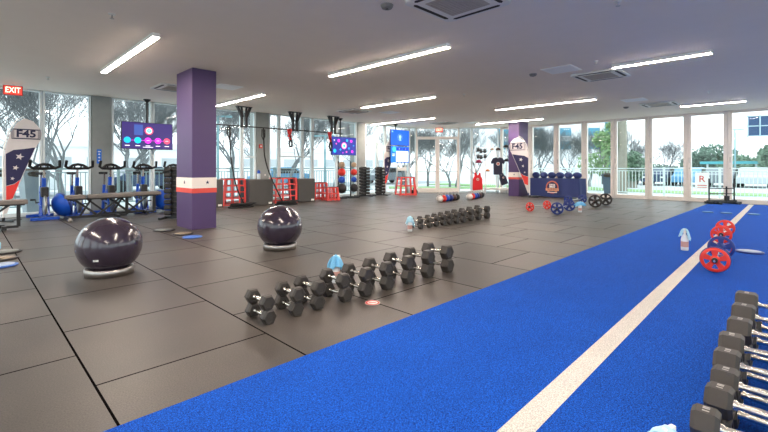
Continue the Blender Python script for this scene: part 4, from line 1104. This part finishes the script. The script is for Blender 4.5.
# buildings
def block(loc, rz, w, d, h, nx, nz, mw, mg_, label, cat='building', band=False, z0=1.2):
    t = thing('office_building', label, cat, loc, rz, 'buildings outside')
    MB().bx((-w/2,0,0),(w/2,d,h)).build('walls', mw, t)
    for i in range(nx):
        for j in range(nz):
            cw, chh = w/nx, (h-z0-.6)/nz
            x = -w/2+cw*(i+.5); z = z0+chh*(j+.5)
            k = .47 if band else .32
            MB().bx((x-cw*k,-.06,z-chh*.3),(x+cw*k,.04,z+chh*.3)).build('window_glazing', mg_, t)
    MB().bx((-w/2-.15,-.15,h),(w/2+.15,d,h+.5)).build('parapet', mw, t)
def dpos(px, d): s = (px-384)*d/420; return ((d+s)/R2, (d-s)/R2, -.17)
block(dpos(548,58), -PI/4-.1, 15, 12, 15, 4, 6, M_bldw, M_win, 'white office block with blue windows beyond the right windows', z0=3.6)
block(dpos(598,75), -PI/4-.2, 8.5, 12, 16, 2, 6, M_teal, M_win, 'teal glass office tower right of the white office block', band=True)
block(dpos(496,80), -PI/4, 5, 10, 18, 3, 7, M_bldw, M_win, 'pale building with blue windows seen above the clothing rack')
block((4,44,-.17), 0, 30, 8, 3.2, 10, 1, M_bldw, M_bldg, 'long low white building across the road behind the exercise bikes')
block((34,46,-.17), -.3, 22, 8, 3.4, 8, 1, M_bldw, M_bldg, 'long low white building across the road behind the glass doors')
t = thing('canopy', 'low teal roofed canopy outside at the right edge', 'canopy', (52, at(756,52), -.17), -PI/2, None)
MB().bx((-4,-1.5,1.75),(4,1.5,2.0)).build('roof', M_tealp, t)
for sx in (-3.6,0,3.6): MB().cyl((sx,0,0),(sx,0,1.75),.08).build('post', M_white, t)
t = thing('billboard', 'dark blue lattice billboard high outside at the right edge', 'billboard', (48, at(772,48), -.17), -PI/2+.3, None)
MB().bx((-1.6,-.06,4.1),(1.6,.06,5.8)).build('panel', mat('billboard_blue', (44,74,112), .5), t)
mb = MB()
for k in range(5): mb.bar((-1.6+k*.8,-.1,4.0),(-1.6+k*.8,-.1,5.9),.08)
for k in range(3): mb.bar((-1.7,-.1,4.1+k*.85),(1.7,-.1,4.1+k*.85),.08)
mb.build('lattice', mat('lattice_pale', (170,196,206), .5), t)
MB().cyl((.9,.15,0),(.9,.15,4.3),.14).build('pole', M_barkd, t)
def lamp_post(x, y, h, label, arm=True):
    t = thing('lamp_post', label, 'lamp post', (x,y,-.17), -PI/4, 'lamp posts outside')
    m_ = mat('post_paint', (120,160,168), .5)
    MB().cyl((0,0,0),(0,0,h),.07,.045).build('pole', m_, t)
    MB().bar((-.5,0,h),(.5,0,h),.07).bx((-.6,-.1,h-.05),(-.35,.1,h+.03)).bx((.35,-.1,h-.05),(.6,.1,h+.03)).build('lamp_head', m_, t)
lamp_post(40, at(735,40), 4.2, 'pale teal lamp post outside at right in front of the green trees')
x = 18.5*(1+(218-384)/420)/(1-(218-384)/420); lamp_post(x, 18.5, 3.7, 'pale teal lamp post just right of the large purple pillar')
x = 19*(1+(325-384)/420)/(1-(325-384)/420); lamp_post(x, 19, 3.2, 'pale teal lamp post left of the dotted screen')
# sign with letters behind the railing
t = thing('banner_sign', 'white sign with red lettering on the railing outside, left of the push sled', 'sign', (21.8, at(702,21.8), .62), -PI/2)
MB().bx((-.24,-.01,-.28),(.24,.01,.42)).build('board', M_white, t)
MB().text('R', 0, .14, .38, -.014, -.0105).bx((-.16,-.014,-.13),(.16,-.0105,-.1)).bx((-.16,-.014,-.21),(.16,-.0105,-.19)).build('lettering', M_strapr, t)
# cars
def car(loc, rz, m, label):
    t = thing('parked_car', label, 'car', loc, rz, 'parked cars outside')
    prof = [(-2.2,.3),(-2.15,.75),(-1.4,.9),(-.8,1.38),(.7,1.42),(1.4,.98),(2.15,.88),(2.22,.3)]
    b = MB().prism(prof, -.85, .85).build('body', m, t, .05)
    MB().prism([(-1.15,.95),(-.72,1.3),(.62,1.33),(1.15,.97)], -.87, .87).build('side_windows', M_dark, t)
    for sx in (-1.35,1.35):
        for sy in (-.8,.8): MB().lathe([(.001,-.11),(.3,-.11),(.33,-.08),(.33,.08),(.3,.11),(.001,.11)], 20, (sx,sy,.33), 'y').build('wheel', M_tyre, t)
    for sy in (-.6,.6): MB().bx((2.16,sy-.15,.6),(2.235,sy+.15,.72)).build('headlight', M_white, t)
cc = [(mat('car_navy',(50,70,100),.3),'dark blue'),(mat('car_white',(220,226,230),.3),'white'),(mat('car_blue',(90,150,190),.3),'light blue'),(mat('car_grey',(110,120,128),.3),'grey'),(mat('car_silver',(176,186,192),.3),'silver')]
for k, (px, ci, w_) in enumerate([(630,1,'left of the first wide mullion'),(660,0,'under the bare round tree'),(690,2,'behind the lettered sign'),(722,3,'behind the push sled'),(755,4,'near the right edge')]):
    car((40, at(px,40), -.16), PI*(k%2), cc[ci][0], cc[ci][1]+' car parked outside the right windows, '+w_)
for x, y, ci, w_ in [(1,26,1,'behind the feather flag'),(7.5,27.5,0,'behind the exercise bikes'),(16,26.5,2,'behind the black boxes'),(26,25.5,3,'behind the glass doors')]:
    car((x,y,-.12), .02, cc[ci][0], cc[ci][1]+' car on the road outside the left windows, '+w_)

# ------------------------------------------------------------------ world, camera
for o_ in bpy.data.objects:
    pass
w = bpy.data.worlds.new('sky'); S.world = w; w.use_nodes = True
nt = w.node_tree; bg = nt.nodes['Background']
tc = nt.nodes.new('ShaderNodeTexCoord'); no = nt.nodes.new('ShaderNodeTexNoise'); no.inputs['Scale'].default_value = 2.2; no.inputs['Detail'].default_value = 5
nt.links.new(tc.outputs['Generated'], no.inputs['Vector'])
mx = nt.nodes.new('ShaderNodeMix'); mx.data_type = 'RGBA'; mx.inputs[6].default_value = (.86,.94,1,1); mx.inputs[7].default_value = (1,1,1,1)
nt.links.new(no.outputs['Fac'], mx.inputs[0]); nt.links.new(mx.outputs[2], bg.inputs['Color'])
bg.inputs['Strength'].default_value = 1.3
cam = bpy.data.cameras.new('camera'); co = bpy.data.objects.new('camera', cam); COL.objects.link(co)
co.location = (0,0,1.25); co.rotation_euler = (PI/2, 0, -PI/4)
cam.sensor_width = 36; cam.lens = 420/768*36; cam.shift_y = -48.5/768; cam.clip_end = 500
S.camera = co
S.view_settings.view_transform = 'Standard'; S.view_settings.look = 'None'; S.view_settings.gamma = 1
S.view_settings.exposure = 1.08; S.view_settings.use_curve_mapping = False
